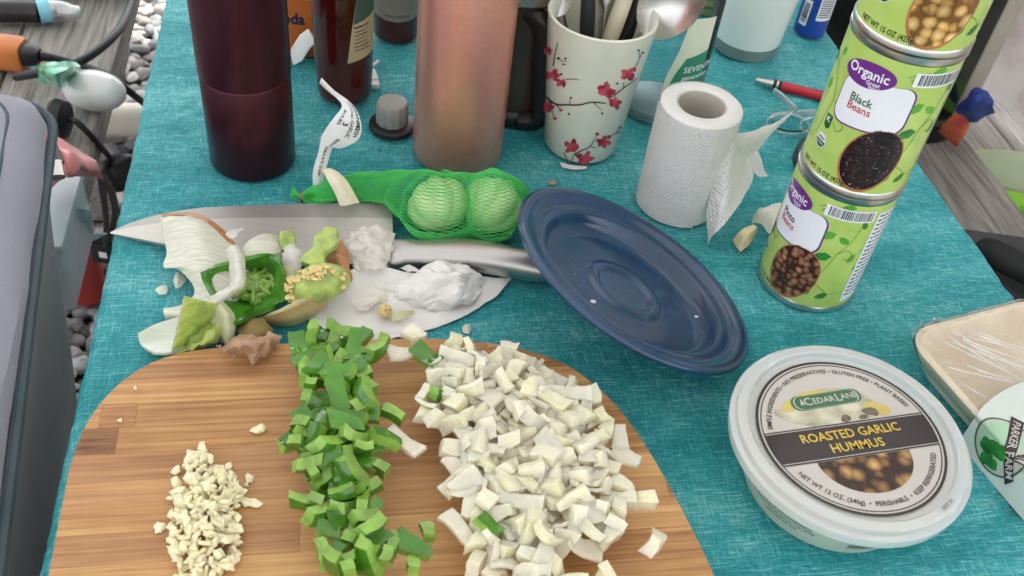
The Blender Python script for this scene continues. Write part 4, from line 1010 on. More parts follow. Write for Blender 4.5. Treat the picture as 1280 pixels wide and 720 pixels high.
# glasses
def glasses():
    c = G(990, 146, 0); r = thing('eyeglasses', 'folded clear plastic eyeglasses lying behind the can stack', 'glasses', (c.x, c.y, 0)); m = pm('clear_frame', (.85, .86, .87), .08, var=.05, trans=.85, coat=.5)
    g = lambda px, py, z: G(px, py, z)-Vector((c.x, c.y, 0))
    obj('temple', loft(smooth_pts([g(968, 113, .006), g(980, 122, .008), g(996, 137, .010)], 4), (.0016, .0032), 8), m, r)
    obj('temple', loft(smooth_pts([g(962, 146, .004), g(985, 142, .005), g(1018, 140, .006)], 4), (.0016, .0036), 8), m, r)
    def rim(cc, w, h, tilt):
        pts = []
        for k in range(25): a = 2*math.pi*k/24; pts.append(cc+Vector((w*math.cos(a), .35*h*math.sin(a), h*.55*math.sin(a)+.001)))
        return loft(pts, .0009, 6, caps=False)
    obj('lens_rim', rim(g(985, 156, .010), .020, .014, 0), m, r); obj('lens_rim', rim(g(1026, 160, .010), .020, .014, 0), m, r)
    obj('wire', tube([g(966, 153, .002), g(972, 160, .003), g(990, 164, .003), g(1010, 163, .003)], .0008), m_blkp, r)
glasses()
def mouse():
    c = G(1003, 198, 0); r = thing('computer_mouse', 'black computer mouse half hidden behind the can stack', 'mouse', (c.x+.016, c.y+.002, 0), R_(-20)); b = ico(1, 4, sc=(.024, .040, .020))
    for v in b.verts:
        if v.co.z < 0: v.co.z *= .02
        v.co.z += .0008
    obj('shell', b, m_blkp, r); obj('wheel', ico(1, 2, sc=(.0025, .006, .005), loc=(0, .02, .0165)), MATS['grey_plastic'], r)
mouse()
# ================================================================== KNIFE
def knife():
    r = thing('chef_knife', 'wide steel chef knife with a curved metal handle under the scraps', 'knife', (*G(490, 300, .01).xy, 0)); o = Vector(r.location)
    edge = [(138, 290), (165, 278), (200, 268), (250, 260), (330, 256), (410, 254), (490, 254)]
    spine = [(138, 292), (180, 301), (230, 310), (290, 318), (350, 324), (420, 330), (492, 334)]
    def zz(k): return .0022+.0080*k/6
    m_blade = pm('blade_steel', (.55, .535, .50), .5, metal=.75, var=.05, scale=8, stretch=(1, 30, 1), rvar=.05); m_bev = pm('blade_bevel', (.40, .385, .37), .5, metal=.75, var=.06, scale=20)
    E_ = smooth_pts([G(x, y, zz(k)) for k, (x, y) in enumerate(edge)], 5); S_ = smooth_pts([G(x, y, zz(k)) for k, (x, y) in enumerate(spine)], 5)
    bm = bmesh.new(); n = len(E_); rows = []
    for i in range(n):
        e, s = E_[i]-o, S_[i]-o; bl = e.lerp(s, .26); th = .0011*min(1, i/6+.25); up = Vector((0, 0, 1))
        rows.append([bm.verts.new(p) for p in (e, bl+up*th*.7, s+up*th, s-up*th, bl-up*th*.7)])
    mats = {0: 1, 1: 0, 2: 0, 3: 0, 4: 1}
    for A, B in zip(rows, rows[1:]):
        for k in range(5):
            f = bm.faces.new((A[k], A[(k+1) % 5], B[(k+1) % 5], B[k])); f.material_index = mats[k]
    bm.faces.new(rows[-1]); bm.faces.new(rows[0][::-1])
    obj('blade', bm, [m_blade, m_bev], r, ang=12)
    pts = [(484, 318, .0115), (492, 318, .0118), (505, 317, .0120), (530, 319, .0125), (565, 318, .013), (600, 321, .0130), (635, 327, .0125), (668, 334, .0118), (690, 338, .0115)]
    ws = [(.010, .0045), (.0128, .0075), (.0128, .0090), (.0112, .0098), (.0128, .0108), (.0132, .0110), (.0122, .0105), (.0112, .0100), (.009, .008)]
    P = smooth_pts([G(*p)-o for p in pts], 5); Wd = smooth_pts([Vector((a, b, 0)) for a, b in ws], 5)
    obj('handle', loft(P, [(w.x, w.y) for w in Wd], 24, power=2.4), pm('handle_steel', (.50, .485, .475), .36, metal=1, var=.06, scale=30), r, ang=60)
knife()

# ================================================================== GARLIC IN A GREEN NET
m_gar = pm('garlic_skin', H_('c2dfa2'), .6, var=.12, scale=40, stretch=(3, 3, .6)); m_net = pm('net_green', H_('5ad874'), .4, var=.1, translucent=.3)
def bulb(px, py, rad, label, ry):
    c = G(px, py, rad*.95); fn = lambda a, z: (.84+.20*abs(math.cos(a*3.5+1+z*.5))**.6)*(1+.06*math.sin(a*2+ry))
    r = wthing('garlic_bulb', lathe([(0, -.80), (.25, -.86), (.6, -.72), (.88, -.40), (1.0, 0), (.93, .38), (.70, .66), (.42, .84), (.26, .95), (.16, 1.06), (.10, 1.12), (0, 1.13)], 72, fn=fn), m_gar, label, 'garlic', 'garlic bulbs in the net')
    r.scale = (rad,)*3; r.rotation_euler = (R_(70), 0, ry); r.data.transform(Matrix.Translation((0, 0, -.86)))
    bpy.context.view_layer.update()
    r.location = (c.x, c.y, rad*.97)
    return r
bulb(548, 258, .0235, 'garlic bulb at the gathered side of the green net, nearer the knife heel', R_(200))
bulb(614, 258, .0240, 'garlic bulb at the closed end of the green net, touching the blue lid', R_(150))
def net():
    r = thing('garlic_net', 'bright green mesh net holding two garlic bulbs behind the knife handle', 'net bag', (*G(520, 255, 0).xy, 0)); o = Vector(r.location)
    sec = [((378, 246, .006), .003, .003), ((392, 244, .008), .008, .006), ((420, 238, .010), .012, .008), ((460, 235, .012), .015, .011), ((500, 238, .016), .020, .0155), ((530, 250, .022), .027, .0225), ((550, 257, .0255), .031, .0255), ((582, 257, .023), .027, .0225), ((614, 256, .0260), .031, .0262), ((636, 258, .023), .025, .0225), ((650, 264, .018), .012, .013), ((658, 268, .014), .003, .004)]
    cs = smooth_pts([G(*s[0])-o for s in sec], 9); rr = smooth_pts([Vector((s[1], s[2], 0)) for s in sec], 9)
    seg = 58; n = len(cs); bm = bmesh.new(); g = []
    L = [0]
    for i in range(1, n): L.append(L[-1]+(cs[i]-cs[i-1]).length)
    rows = int(L[-1]/.0025); 
    for k in range(rows+1):
        d = L[-1]*k/rows; i = max(j for j in range(n) if L[j] <= d+1e-9); i = min(i, n-2); t = (d-L[i])/(L[i+1]-L[i]+1e-9)
        c = cs[i].lerp(cs[i+1], t); w = rr[i].lerp(rr[i+1], t); dr = (cs[i+1]-cs[i]).normalized(); s = dr.cross(Vector((0, 0, 1))).normalized(); up = s.cross(dr).normalized()
        ring = []
        for q in range(seg):
            a = 2*math.pi*(q+.5*(k % 2))/seg; wr = 1+.15*noise.noise(Vector((a*1.6, d*55, 4)))*(1.7 if w.x < .02 else 1)
            p = c+s*(w.x*math.cos(a)*wr)+up*(w.y*math.sin(a)*wr); p.z = max(p.z, .0012); ring.append(bm.verts.new(p))
        g.append(ring)
    for k in range(rows-1):
        for q in range(seg):
            if k % 2 == 0: a, b, c_, d_ = g[k][q], g[k+1][q], g[k+2][q], g[k+1][(q-1) % seg]
            else: a, b, c_, d_ = g[k][q], g[k+1][(q+1) % seg], g[k+2][q], g[k+1][q]
            bm.faces.new((a, b, c_, d_))
    nt_ = obj('mesh_net', bm, m_net, r, smooth=False)
    md = nt_.modifiers.new('wire', 'WIREFRAME'); md.thickness = .00080; md.use_even_offset = False; md.use_replace = True
    e0 = G(372, 246, .006)-o
    obj('crimp_band', loft([cs[0]-Vector((.001, 0, 0)), cs[0]+Vector((.005, .001, 0))], .0045, 12), pm('copper_clip', H_('a06a52'), .35, metal=.6), r)
    b = bmesh.new()
    for k in range(9): a = k*.7; loft([cs[0], cs[0]+Vector((-.004, .001*math.cos(a), .002*math.sin(a))), cs[0]+Vector((-.008, .004*math.cos(a), .003+.004*math.sin(a)))], .0010, 5, b)
    obj('net_tuft', b, m_net, r)
    # paper tag curling up from the crimp
    m_tag = pm('tag_paper', (.82, .84, .84), .45, var=.02, translucent=.2)
    Y0 = .605
    ctrl = [((392, 240), (402, 237)), ((391, 216), (408, 210)), ((398, 190), (417, 181)), ((400, 180), (424, 186)), ((403, 168), (446, 176)), ((415, 150), (452, 160)), ((427, 134), (447, 140)), ((422, 124), (436, 126)), ((410, 114), (418, 113)), ((399, 104), (402, 97))]
    dy = [0, -.002, -.004, -.005, -.006, -.006, -.002, .006, .012, .016]
    rows = [[V(*a, Y0+dy[i])-o, V((a[0]+b[0])/2, (a[1]+b[1])/2, Y0+dy[i]-.002)-o, V(*b, Y0+dy[i]+.001)-o] for i, (a, b) in enumerate(ctrl)]
    tg = obj('tag', patch(rows, nu=4, nv=5, th=.0003), m_tag, r)
    tg['label'] = 'white printed tag curling up from the crimp of the net'
    # lettering runs along the tag; (s along, q across)
    def surf(s, q, off=.0006):
        s = max(0, min(len(rows)-1.001, s)); i = int(s); t = s-i; R1 = [rows[max(i-1, 0)], rows[i], rows[i+1], rows[min(i+2, len(rows)-1)]]
        f = lambda j: cr1(R1[0][j], R1[1][j], R1[2][j], R1[3][j], t)
        a, m, b = f(0), f(1), f(2); p = (a.lerp(m, q*2) if q < .5 else m.lerp(b, q*2-1)); 
        return p + (CAM-o-p).normalized()*off
    def run(s0, q0, ks, kq): return lambda x, y: surf(s0-x*ks, q0+y*kq)
    for s_, s0, q0, ks, kq, sz in (('ORGANIC', 5.9, .88, .085, .034, 5.6), ('FRESH', 4.75, .86, .075, .034, 5.0), ('GARLIC', 4.7, .66, .075, .034, 4.8), ('3', 4.95, .45, .08, .034, 7.5), ('BULBS', 5.35, .25, .08, .034, 4.8), ('GROUND', 6.1, .62, .085, .034, 3.6), ('PRODUCT OF', 3.3, .5, .06, .06, 3.0), ('ARGENTINA', 1.6, .5, .085, .085, 3.6)):
        obj('lettering', lettering(s_, sz, run(s0, q0, ks, kq), .02, step=1.2), m_black, tg)
net()
wthing('dried_garlic_stalk', ppatch([[(404, 214, .030), (411, 213, .031), (421, 217, .030)], [(412, 225, .028), (420, 224, .031), (430, 226, .028)], [(421, 240, .023), (428, 240, .026), (438, 238, .023)], [(427, 256, .014), (436, 255, .017), (447, 254, .014)]], nu=4, nv=5, th=.0022), pm('stem_cream', H_('ddd6bd'), .6, var=.1, scale=90), 'cream dried garlic stem leaning on the green net', 'garlic stem')

# ================================================================== PEELINGS AND TRIMMINGS
m_on = pm('onion_flesh', H_('dcdccb'), .35, var=.14, scale=70, bump=.0005, bscale=90, stretch=(1, 8, 1), sss=.35, sssr=(.006, .006, .004), coat=.2, translucent=.18); m_ony = pm('onion_flesh_yellow', H_('d8d8ac'), .35, var=.1, scale=40, sss=.3, translucent=.15)
m_tan = pm('onion_skin_tan', H_('b98459'), .45, var=.25, scale=60, stretch=(1, 10, 1), translucent=.2, coat=.2); m_bro = pm('onion_skin_brown', H_('b58c70'), .5, var=.28, scale=50, col2=H_('cba98c'), bump=.0008, bscale=120, translucent=.15)
m_pape = pm('garlic_paper', H_('f0ede6'), .55, var=.08, scale=50, translucent=.35, bump=.0008, bscale=220, stretch=(1, 4, 1)); m_pep = pm('pepper_skin', H_('2f6518'), .22, var=.22, scale=35, coat=.4); m_pepin = pm('pepper_flesh', H_('7d9f48'), .38, var=.2, scale=90, sss=.25, sssr=(.004, .005, .002), coat=.2)
m_rib = pm('pepper_rib', H_('a9bd6a'), .45, var=.3, scale=110, bump=.001, bscale=180, sss=.3, sssr=(.004, .005, .002)); m_seed = pm('pepper_seed', H_('dcc98c'), .5, var=.15, scale=300)
m_trans = pm('onion_film', H_('e9eee2'), .25, var=.06, scale=40, stretch=(1, 9, 1), translucent=.35, coat=.2)
m_nap = pm('napkin_paper', (.86, .85, .83), .95, var=.03, scale=60, bump=.0006, bscale=260, translucent=.12)
# napkin with a crumpled part on top
def napkin():
    r = thing('paper_napkin', 'crumpled white paper napkin under the garlic peel and knife handle', 'napkin', (*G(510, 380, 0).xy, 0)); o = Vector(r.location)
    q = lambda rows, **k: patch([[G(*p)-o for p in r_] for r_ in rows], **k)
    obj('sheet', q([[(384, 398, .002), (404, 374, .004), (420, 352, .009), (440, 336, .016), (460, 330, .012)], [(408, 414, .001), (430, 385, .003), (455, 362, .006), (478, 342, .010), (500, 338, .012)], [(424, 432, .0195), (462, 398, .004), (495, 375, .008), (525, 352, .010), (545, 345, .012)], [(470, 425, .006), (510, 398, .003), (545, 378, .004), (570, 358, .006), (590, 345, .006)], [(535, 412, .0015), (570, 392, .002), (600, 375, .002), (615, 360, .003), (632, 346, .004)], [(585, 394, .001), (605, 380, .0015), (622, 368, .002), (632, 356, .002), (640, 348, .002)]], nu=7, nv=7, th=.0004, amp=.0012, freq=60, fold=.0012), m_nap, r, ang=60)
    obj('crumple', q([[(470, 368, 0.0042), (485, 358, 0.0098), (510, 345, 0.0140), (535, 330, 0.0154), (553, 322, 0.0140)], [(480, 374, 0.0042), (505, 365, 0.0140), (530, 352, 0.0196), (556, 336, 0.0210), (572, 326, 0.0168)], [(500, 380, 0.0042), (525, 374, 0.0112), (548, 360, 0.0168), (572, 346, 0.0210), (590, 335, 0.0154)], [(528, 388, 0.0028), (552, 382, 0.0084), (572, 370, 0.0140), (590, 352, 0.0126), (604, 345, 0.0084)], [(548, 390, 0.0014), (572, 386, 0.0035), (592, 378, 0.0056), (604, 364, 0.0042), (616, 354, 0.0021)]], nu=5, nv=5, th=.0004, amp=.0026, freq=130, fold=.003, seed=4), m_nap, r, ang=20)
napkin()
def scrap(name, rows, m, label, cat='peeling', group=None, **k):
    k.setdefault('th', .0018)
    if m is m_pape or m is m_bro or m is m_tan: k['rag'] = 2; k['nu'] = k['nv'] = 7
    return wthing(name, ppatch(rows, **k), m, label, cat, group, ang=22 if m is m_pape else 60)
# large curved onion layer
def big_layer():
    r = thing('onion_layer', 'large curved white onion layer with a tan outer edge lying over the knife tip', 'onion layer', (*G(260, 335, 0).xy, 0)); o = Vector(r.location)
    inn = [(201, 272, .014), (205, 295, .014), (208, 316, .014), (204, 333, .016), (222, 336, .016), (238, 352, .016), (242, 368, .013), (226, 382, .009), (204, 386, .006)]
    mid = [(222, 270, .022), (238, 290, .026), (250, 310, .027), (258, 328, .026), (264, 345, .025), (272, 362, .022), (268, 378, .018), (250, 390, .013), (205, 393, .008)]
    out = [(240, 269, .018), (264, 280, .022), (284, 298, .022), (302, 322, .020), (312, 345, .018), (310, 362, .015), (292, 380, .011), (258, 396, .007), (208, 400, .004)]
    P = lambda L_: [G(*p)-o for p in L_]
    obj('flesh', patch([P(inn), P(mid), P(out)], nu=5, nv=5, th=.0022, amp=.0008, freq=60), m_on, r, ang=60)
    e2 = [(x+3, y-3, z-.001) for x, y, z in out[:5]]; e1 = [(x-2, y+1, z+.0006) for x, y, z in out[:5]]; a0 = [(200, 271, .0145)]; 
    obj('tan_edge', patch([P([(203, 270, .016)]+e1), P([(202, 267, .014)]+e2)], nu=5, nv=3, th=.0012), m_tan, r)
big_layer()
scrap('onion_layer', [[(172, 418, .006), (192, 408, .005), (215, 400, .006), (245, 392, .008), (275, 386, .010)], [(176, 432, .004), (200, 425, .003), (225, 416, .004), (250, 408, .006), (275, 400, .008)], [(192, 443, .008), (212, 443, .008), (232, 438, .006), (255, 425, .006), (275, 410, .008)]], m_trans, 'thin translucent white onion slice beside the corner of the cutting board', 'onion layer', nu=5, nv=5, amp=.0006)
scrap('pepper_rib', [[(213, 440, .004), (232, 425, .008), (250, 408, .012), (262, 394, .012)], [(222, 443, .006), (242, 432, .016), (258, 412, .020), (272, 396, .016)], [(240, 438, .008), (256, 432, .018), (270, 414, .022), (282, 392, .018)], [(256, 434, .006), (270, 428, .012), (280, 414, .014), (298, 396, .010)]], m_rib, 'pale green frilly pepper rib on the translucent onion slice', 'pepper scrap', nu=7, nv=7, amp=.0030, freq=150)
# pepper top with its stem scar, seen from inside
def pepper_top():
    r = thing('bell_pepper_end', 'square green bell pepper end with a coiled stem scar in its middle', 'pepper end', (*G(305, 362, 0).xy, 0)); o = Vector(r.location); q = lambda p: G(*p)-o
    rows = [[(250, 340, .030), (275, 333, .030), (305, 326, .030), (330, 320, .030), (348, 317, .032)], [(262, 358, .026), (282, 352, .016), (308, 346, .012), (332, 340, .016), (352, 340, .030)], [(272, 376, .024), (288, 370, .012), (312, 364, .008), (336, 358, .014), (355, 362, .028)], [(282, 392, .022), (300, 386, .014), (318, 380, .012), (336, 374, .016), (355, 376, .024)], [(292, 404, .020), (305, 398, .020), (320, 390, .020), (338, 384, .020), (350, 378, .020)]]
    obj('skin', patch([[q(p) for p in r_] for r_ in rows], nu=6, nv=6, th=.0030, amp=.0008, freq=70), pm('pepper_inner_green', H_('3f7c22'), .22, var=.45, scale=70, coat=.35), r, ang=60)
    c = q((318, 356, .013)); b = bmesh.new(); rnp = random.Random(3)
    pts = [c+Vector((.0125*math.cos(a_)*(1+.12*math.sin(5*a_)), .0120*math.sin(a_)*(1+.10*math.cos(4*a_)), .002+.0022*math.sin(2*a_+1))) for a_ in [2*math.pi*j/40 for j in range(41)]]
    loft(pts, [.0022+.0012*rnp.random() for _ in pts], 8, b, caps=False)
    ico(.0095, 3, b, (1, 1, .38), c+Vector((0, 0, .0035)), .25, 2.5, 4); ico(.0042, 2, b, (1, .9, .5), c+Vector((.001, .001, .0068)), .4, 3, 7)
    for k_ in range(11):
        a_ = k_*.571+rnp.uniform(-.2, .2); d_ = Vector((math.cos(a_), math.sin(a_), 0)); loft([c+d_*.0055+Vector((0, 0, .0065)), c+d_*.010+Vector((0, 0, .0045)), c+d_*(.019+.004*rnp.random())+Vector((0, 0, .004+.004*rnp.random()))], [.0010, .0016, .0010], 6, b)
    obj('stem_scar', b, m_pepin, r)
    b = bmesh.new(); rn = random.Random(6)
    for k in range(26):
        a = rn.uniform(0, 6.28); rad = rn.uniform(.014, .021); ico(rn.uniform(.0022, .0042), 2, b, (1, .8, .8), c+Vector((rad*math.cos(a), rad*math.sin(a)*.9, rn.uniform(-.001, .004))), .35, seed=k)
    obj('membrane', b, pm('pepper_membrane', H_('6f9c40'), .35, var=.3, scale=120, coat=.2), r)
pepper_top()
scrap('onion_strip', [[(284, 312, .042), (290, 309, .045), (297, 308, .044)], [(288, 328, .040), (297, 325, .046), (304, 322, .042)], [(289, 344, .040), (298, 344, .046), (306, 342, .042)], [(286, 358, .038), (294, 360, .042), (303, 358, .040)], [(272, 366, .035), (282, 370, .036), (294, 366, .036)], [(263, 372, .030), (266, 380, .030), (280, 374, .032)]], m_on, 'white curled onion strip lying across the green pepper end', 'onion strip', nu=5, nv=6, th=.0010, amp=.0012, freq=110)
scrap('onion_strip', [[(262, 374, .028), (270, 372, .030), (280, 378, .028)], [(264, 392, .022), (280, 390, .028), (292, 394, .022)], [(268, 412, .014), (284, 410, .020), (292, 414, .014)], [(278, 428, .008), (284, 430, .010), (290, 428, .008)]], m_ony, 'yellowish onion strip hanging down from the green pepper end', 'onion strip', nu=5, nv=6, th=.0010, amp=.0012, freq=110)
scrap('garlic_paper', [[(274, 298, .020), (285, 291, .022), (304, 281, .020)], [(283, 303, .018), (292, 297, .022), (306, 285, .018)]], m_pape, 'thin white garlic skin sliver lying on the knife blade', 'garlic skin', nu=5, nv=4, th=.0004, amp=.0018, freq=120)
scrap('garlic_paper', [[(276, 312, .020), (290, 318, .024), (300, 308, .020)], [(278, 324, .018), (292, 326, .022), (302, 318, .018)]], m_pape, 'ragged white garlic skin beside the onion strip', 'garlic skin', nu=5, nv=4, th=.0004, amp=.0018, freq=120, seed=2)
scrap('onion_slice', [[(298, 316, .016), (312, 300, .020), (330, 292, .022), (345, 294, .020)], [(302, 322, .016), (318, 310, .024), (336, 302, .025), (350, 304, .021)], [(308, 326, .014), (322, 324, .020), (340, 318, .021), (351, 316, .018)]], m_on, 'white lens shaped onion slice lying on the knife blade', 'onion slice', nu=5, nv=5, th=.0025)
def stub():
    a, b = G(358, 290, .026), G(361, 313, .018); wthing('pepper_stub', loft([a, a.lerp(b, .35), a.lerp(b, .7), b], [(.0050, .0040), (.0060, .005), (.0060, .005), (.0055, .0045)], 12, power=3), m_rib, 'small pale green stub standing on the knife blade', 'pepper scrap')
stub()
scrap('garlic_paper', [[(350, 330, .018), (352, 316, .022), (358, 306, .020)], [(362, 340, .018), (366, 322, .026), (370, 305, .024)], [(376, 344, .018), (378, 330, .022), (381, 318, .020)]], m_pape, 'white garlic skin curl between the pepper end and the seed core', 'garlic skin', nu=5, nv=5, th=.0004, amp=.0016, freq=90, seed=6)
scrap('onion_slice', [[(352, 338, .016), (362, 334, .020), (372, 336, .018)], [(354, 348, .014), (363, 348, .018), (371, 346, .016)]], m_ony, 'small yellowish onion chip between the pepper end and the seed core', 'onion slice', nu=4, nv=4, th=.002)
# seed core
def core():
    r = thing('seed_core', 'pale green pepper core covered in cream seeds', 'pepper core', (*G(395, 352, 0).xy, 0)); o = Vector(r.location); q = lambda *p: G(*p)-o
    P = smooth_pts([q(368, 372, .016), q(380, 362, .022), q(398, 355, .026), (q(415, 350, .026)), q(428, 350, .022)], 4); n = len(P)
    obj('heart', loft(P, [(.006+.0075*math.sin(math.pi*(i+1.5)/(n+2)), .006+.006*math.sin(math.pi*(i+1.5)/(n+2))) for i in range(n)], 16, power=2.6), m_rib, r)
    P = smooth_pts([q(388, 334, .026), q(398, 318, .030), q(408, 302, .034), q(414, 291, .034)], 4); n = len(P)
    obj('arm', loft(P, [(.0075+.002*math.sin(i), .0050) for i in range(n)], 12, power=3), m_rib, r)
    rn = random.Random(11); b = bmesh.new()
    def seeds(n, pts, sp):
        for k in range(n):
            c = rn.choice(pts); p = q(c[0]+rn.uniform(-sp, sp), c[1]+rn.uniform(-sp*.8, sp*.8), c[2]+.0035+rn.uniform(-.002, .003)); s = bmesh.new()
            ico(.0027, 1, s, (1, .7, .35)); m = Matrix.Translation(p) @ Matrix.Rotation(rn.uniform(0, 6), 4, 'Z') @ Matrix.Rotation(rn.uniform(-1.2, 1.2), 4, 'X'); bmesh.ops.transform(s, matrix=m, verts=s.verts[:]); merge(b, s)
    seeds(70, [(385, 342, .034), (395, 338, .036), (405, 337, .036), (412, 338, .034), (398, 345, .038), (378, 345, .030)], 7); seeds(50, [(366, 350, .026), (363, 360, .024), (362, 370, .020), (368, 378, .018)], 5); seeds(14, [(426, 346, .028), (428, 356, .024)], 4)
    obj('seed', b, m_seed, r)['kind'] = 'stuff'
core()
# brown onion wedge
def wedge():
    r = thing('onion_wedge', 'boat shaped onion end with brown skin in front of the seed core', 'onion end', (*G(368, 388, 0).xy, 0)); o = Vector(r.location); q = lambda L_: [G(*p)-o for p in L_]
    obj('flesh', patch([q([(325, 396, .012), (345, 390, .020), (368, 380, .024), (392, 368, .026), (408, 364, .024)]), q([(328, 398, .012), (350, 394, .018), (372, 384, .021), (396, 374, .023), (412, 376, .020)])], nu=5, nv=3, th=.003), m_ony, r)
    obj('skin', patch([q([(324, 397, .0125), (346, 392, .020), (370, 383, .0235), (394, 371, .0255), (411, 368, .024)]), q([(332, 403, .008), (352, 402, .012), (374, 396, .014), (398, 384, .016), (411, 378, .018)]), q([(345, 408, .002), (358, 408, .003), (372, 406, .003), (388, 398, .005), (402, 388, .008)])], nu=5, nv=5, th=.0012), pm('onion_wedge_skin', H_('bf8c5f'), .35, var=.25, scale=30, col2=H_('c9bd84'), coat=.3), r)
wedge()
scrap('onion_skin', [[(402, 312, .020), (412, 302, .026), (428, 297, .026)], [(408, 328, .018), (420, 318, .026), (434, 312, .024)], [(420, 346, .016), (430, 336, .022), (438, 330, .020)], [(430, 360, .014), (437, 354, .018), (442, 350, .014)]], m_tan, 'tan onion skin standing behind the seed core', 'onion skin', nu=5, nv=5, th=.0008, amp=.0006)
scrap('garlic_paper', [[(430, 296, .022), (445, 284, .026), (462, 280, .026), (480, 284, .022), (494, 292, .020)], [(432, 312, .020), (448, 302, .030), (466, 298, .031), (482, 300, .026), (492, 306, .020)], [(438, 328, .016), (454, 320, .026), (470, 316, .028), (484, 318, .023), (490, 322, .018)], [(444, 340, .012), (458, 336, .018), (472, 334, .019), (482, 334, .016), (487, 335, .012)]], m_pape, 'papery white garlic skin piled at the heel of the knife', 'garlic skin', th=.0004, amp=.0040, freq=120, fold=.003)
scrap('garlic_paper', [[(498, 336, .016), (510, 332, .020), (524, 338, .018)], [(505, 340, .014), (514, 340, .017), (526, 342, .015)]], m_pape, 'small white garlic skin flake beside the knife handle', 'garlic skin', nu=4, nv=4, th=.0004, amp=.0015, freq=110, seed=8)
scrap('garlic_paper', [[(436, 376, .010), (455, 362, .014), (472, 352, .014)], [(446, 386, .009), (466, 374, .014), (482, 362, .012)], [(462, 388, .008), (474, 380, .010), (484, 372, .009)]], m_pape, 'pale garlic skin lying on the flat part of the napkin', 'garlic skin', nu=5, nv=5, th=.0004, amp=.0018, freq=90, seed=9)
def root_end():
    r = thing('garlic_root_end', 'dried garlic root end with a clove skin on the napkin', 'garlic end', (*G(490, 390, .004).xy, .004)); o = Vector(r.location); b = bmesh.new(); rn = random.Random(2)
    for k in range(16):
        a = rn.uniform(0, 6.28); t = rn.uniform(.3, 1); c = G(482, 389, .010)-o
        loft([c, c+Vector((.004*math.cos(a)*t, .004*math.sin(a)*t, .004+.002*t))], .0010, 5, b)
    ico(.0055, 2, b, (1, 1, .8), c, .2)
    obj('root', b, m_seed, r); obj('clove_skin', patch([[G(488, 394, .010)-o, G(502, 388, .012)-o, G(518, 388, .008)-o], [G(490, 402, .006)-o, G(504, 398, .009)-o, G(518, 392, .006)-o]], nu=5, nv=4, th=.0012), m_ony, r)
root_end()
scrap('onion_skin', [[(265, 434, .024), (285, 424, .026), (308, 419, .028), (330, 416, .027), (345, 414, .022)], [(276, 440, .025), (292, 434, .034), (312, 430, .038), (332, 424, .034), (350, 420, .026)], [(290, 447, .0205), (298, 441, .026), (316, 442, .032), (334, 434, .030), (352, 428, .024)], [(292, 449, .0195), (302, 443, .023), (318, 452, .0215), (332, 444, .022), (347, 434, .022)]], m_bro, 'pinkish brown dry onion skin overlapping the edge of the cutting board', 'onion skin', nu=6, nv=6, th=.0006, amp=.0034, freq=95, fold=.004)
scrap('onion_skin', [[(296, 410, .010), (312, 400, .016), (330, 398, .014)], [(300, 420, .012), (318, 412, .020), (336, 408, .016)], [(306, 424, .012), (324, 422, .016), (342, 414, .014)]], pm('onion_skin_olive', H_('94814f'), .5, var=.25, scale=60, translucent=.2), 'olive tan onion skin under the pepper end', 'onion skin', nu=5, nv=5, th=.0006, amp=.0018, freq=80)
def chip(px, py, w, h, label, m=m_trans, seed=0, z=.0012, name='onion_chip', cat='onion chip'):
    rn = random.Random(seed); P = [(px+w*math.cos(a)*rn.uniform(.6, 1), py+h*math.sin(a)*rn.uniform(.6, 1), z) for a in [k*math.pi/3 for k in range(6)]]
    b = bmesh.new(); vs = [b.verts.new(G(*p)) for p in P]; f = b.faces.new(vs); c = bmesh.ops.poke(b, faces=[f])['verts'][0]; c.co.z += .0025; bmesh.ops.recalc_face_normals(b, faces=b.faces); bmesh.ops.solidify(b, geom=b.faces[:], thickness=.0009)
    wthing(name, b, m, label, cat, 'loose chips on the cloth')
chip(203, 362, 11, 9, 'translucent white onion chip lying alone on the cloth beside the onion layer', seed=1)
chip(224, 350, 9, 14, 'ragged white onion chip touching the large onion layer', seed=2, z=.006, m=m_on)
chip(583, 411, 9, 9, 'clear film scrap on the cloth beside the cutting board', seed=3)
chip(548, 206, 6, 4, 'tiny pale scrap on the cloth behind the garlic net', seed=4)
chip(690, 228, 8, 3, 'thin tan scrap on the cloth behind the blue lid', m=m_bro, seed=5)
# peel beside the roll
def peel():
    r = thing('garlic_peel', 'cream garlic stem with torn white skin between the roll and the cans', 'garlic peel', (*G(950, 285, 0).xy, 0)); o = Vector(r.location); q = lambda L_: [G(*p)-o for p in L_]
    obj('stem', patch([q([(916, 300, .003), (926, 287, .010), (942, 280, .010)]), q([(920, 308, .002), (932, 296, .013), (946, 284, .012)]), q([(925, 315, .002), (936, 306, .006), (946, 290, .006)])], nu=5, nv=4, th=.0012, amp=.0008), pm('stem_tan', H_('d8c9a0'), .55, var=.15, scale=80), r)
    obj('skin', patch([q([(940, 278, .008), (944, 268, .016), (948, 270, .014)]), q([(952, 280, .006), (956, 262, .016), (964, 256, .014)]), q([(962, 292, .004), (972, 272, .014), (980, 255, .014)]), q([(975, 292, .003), (984, 275, .010), (988, 262, .010)])], nu=5, nv=5, th=.0005, amp=.0014, freq=80), m_pape, r)
peel()

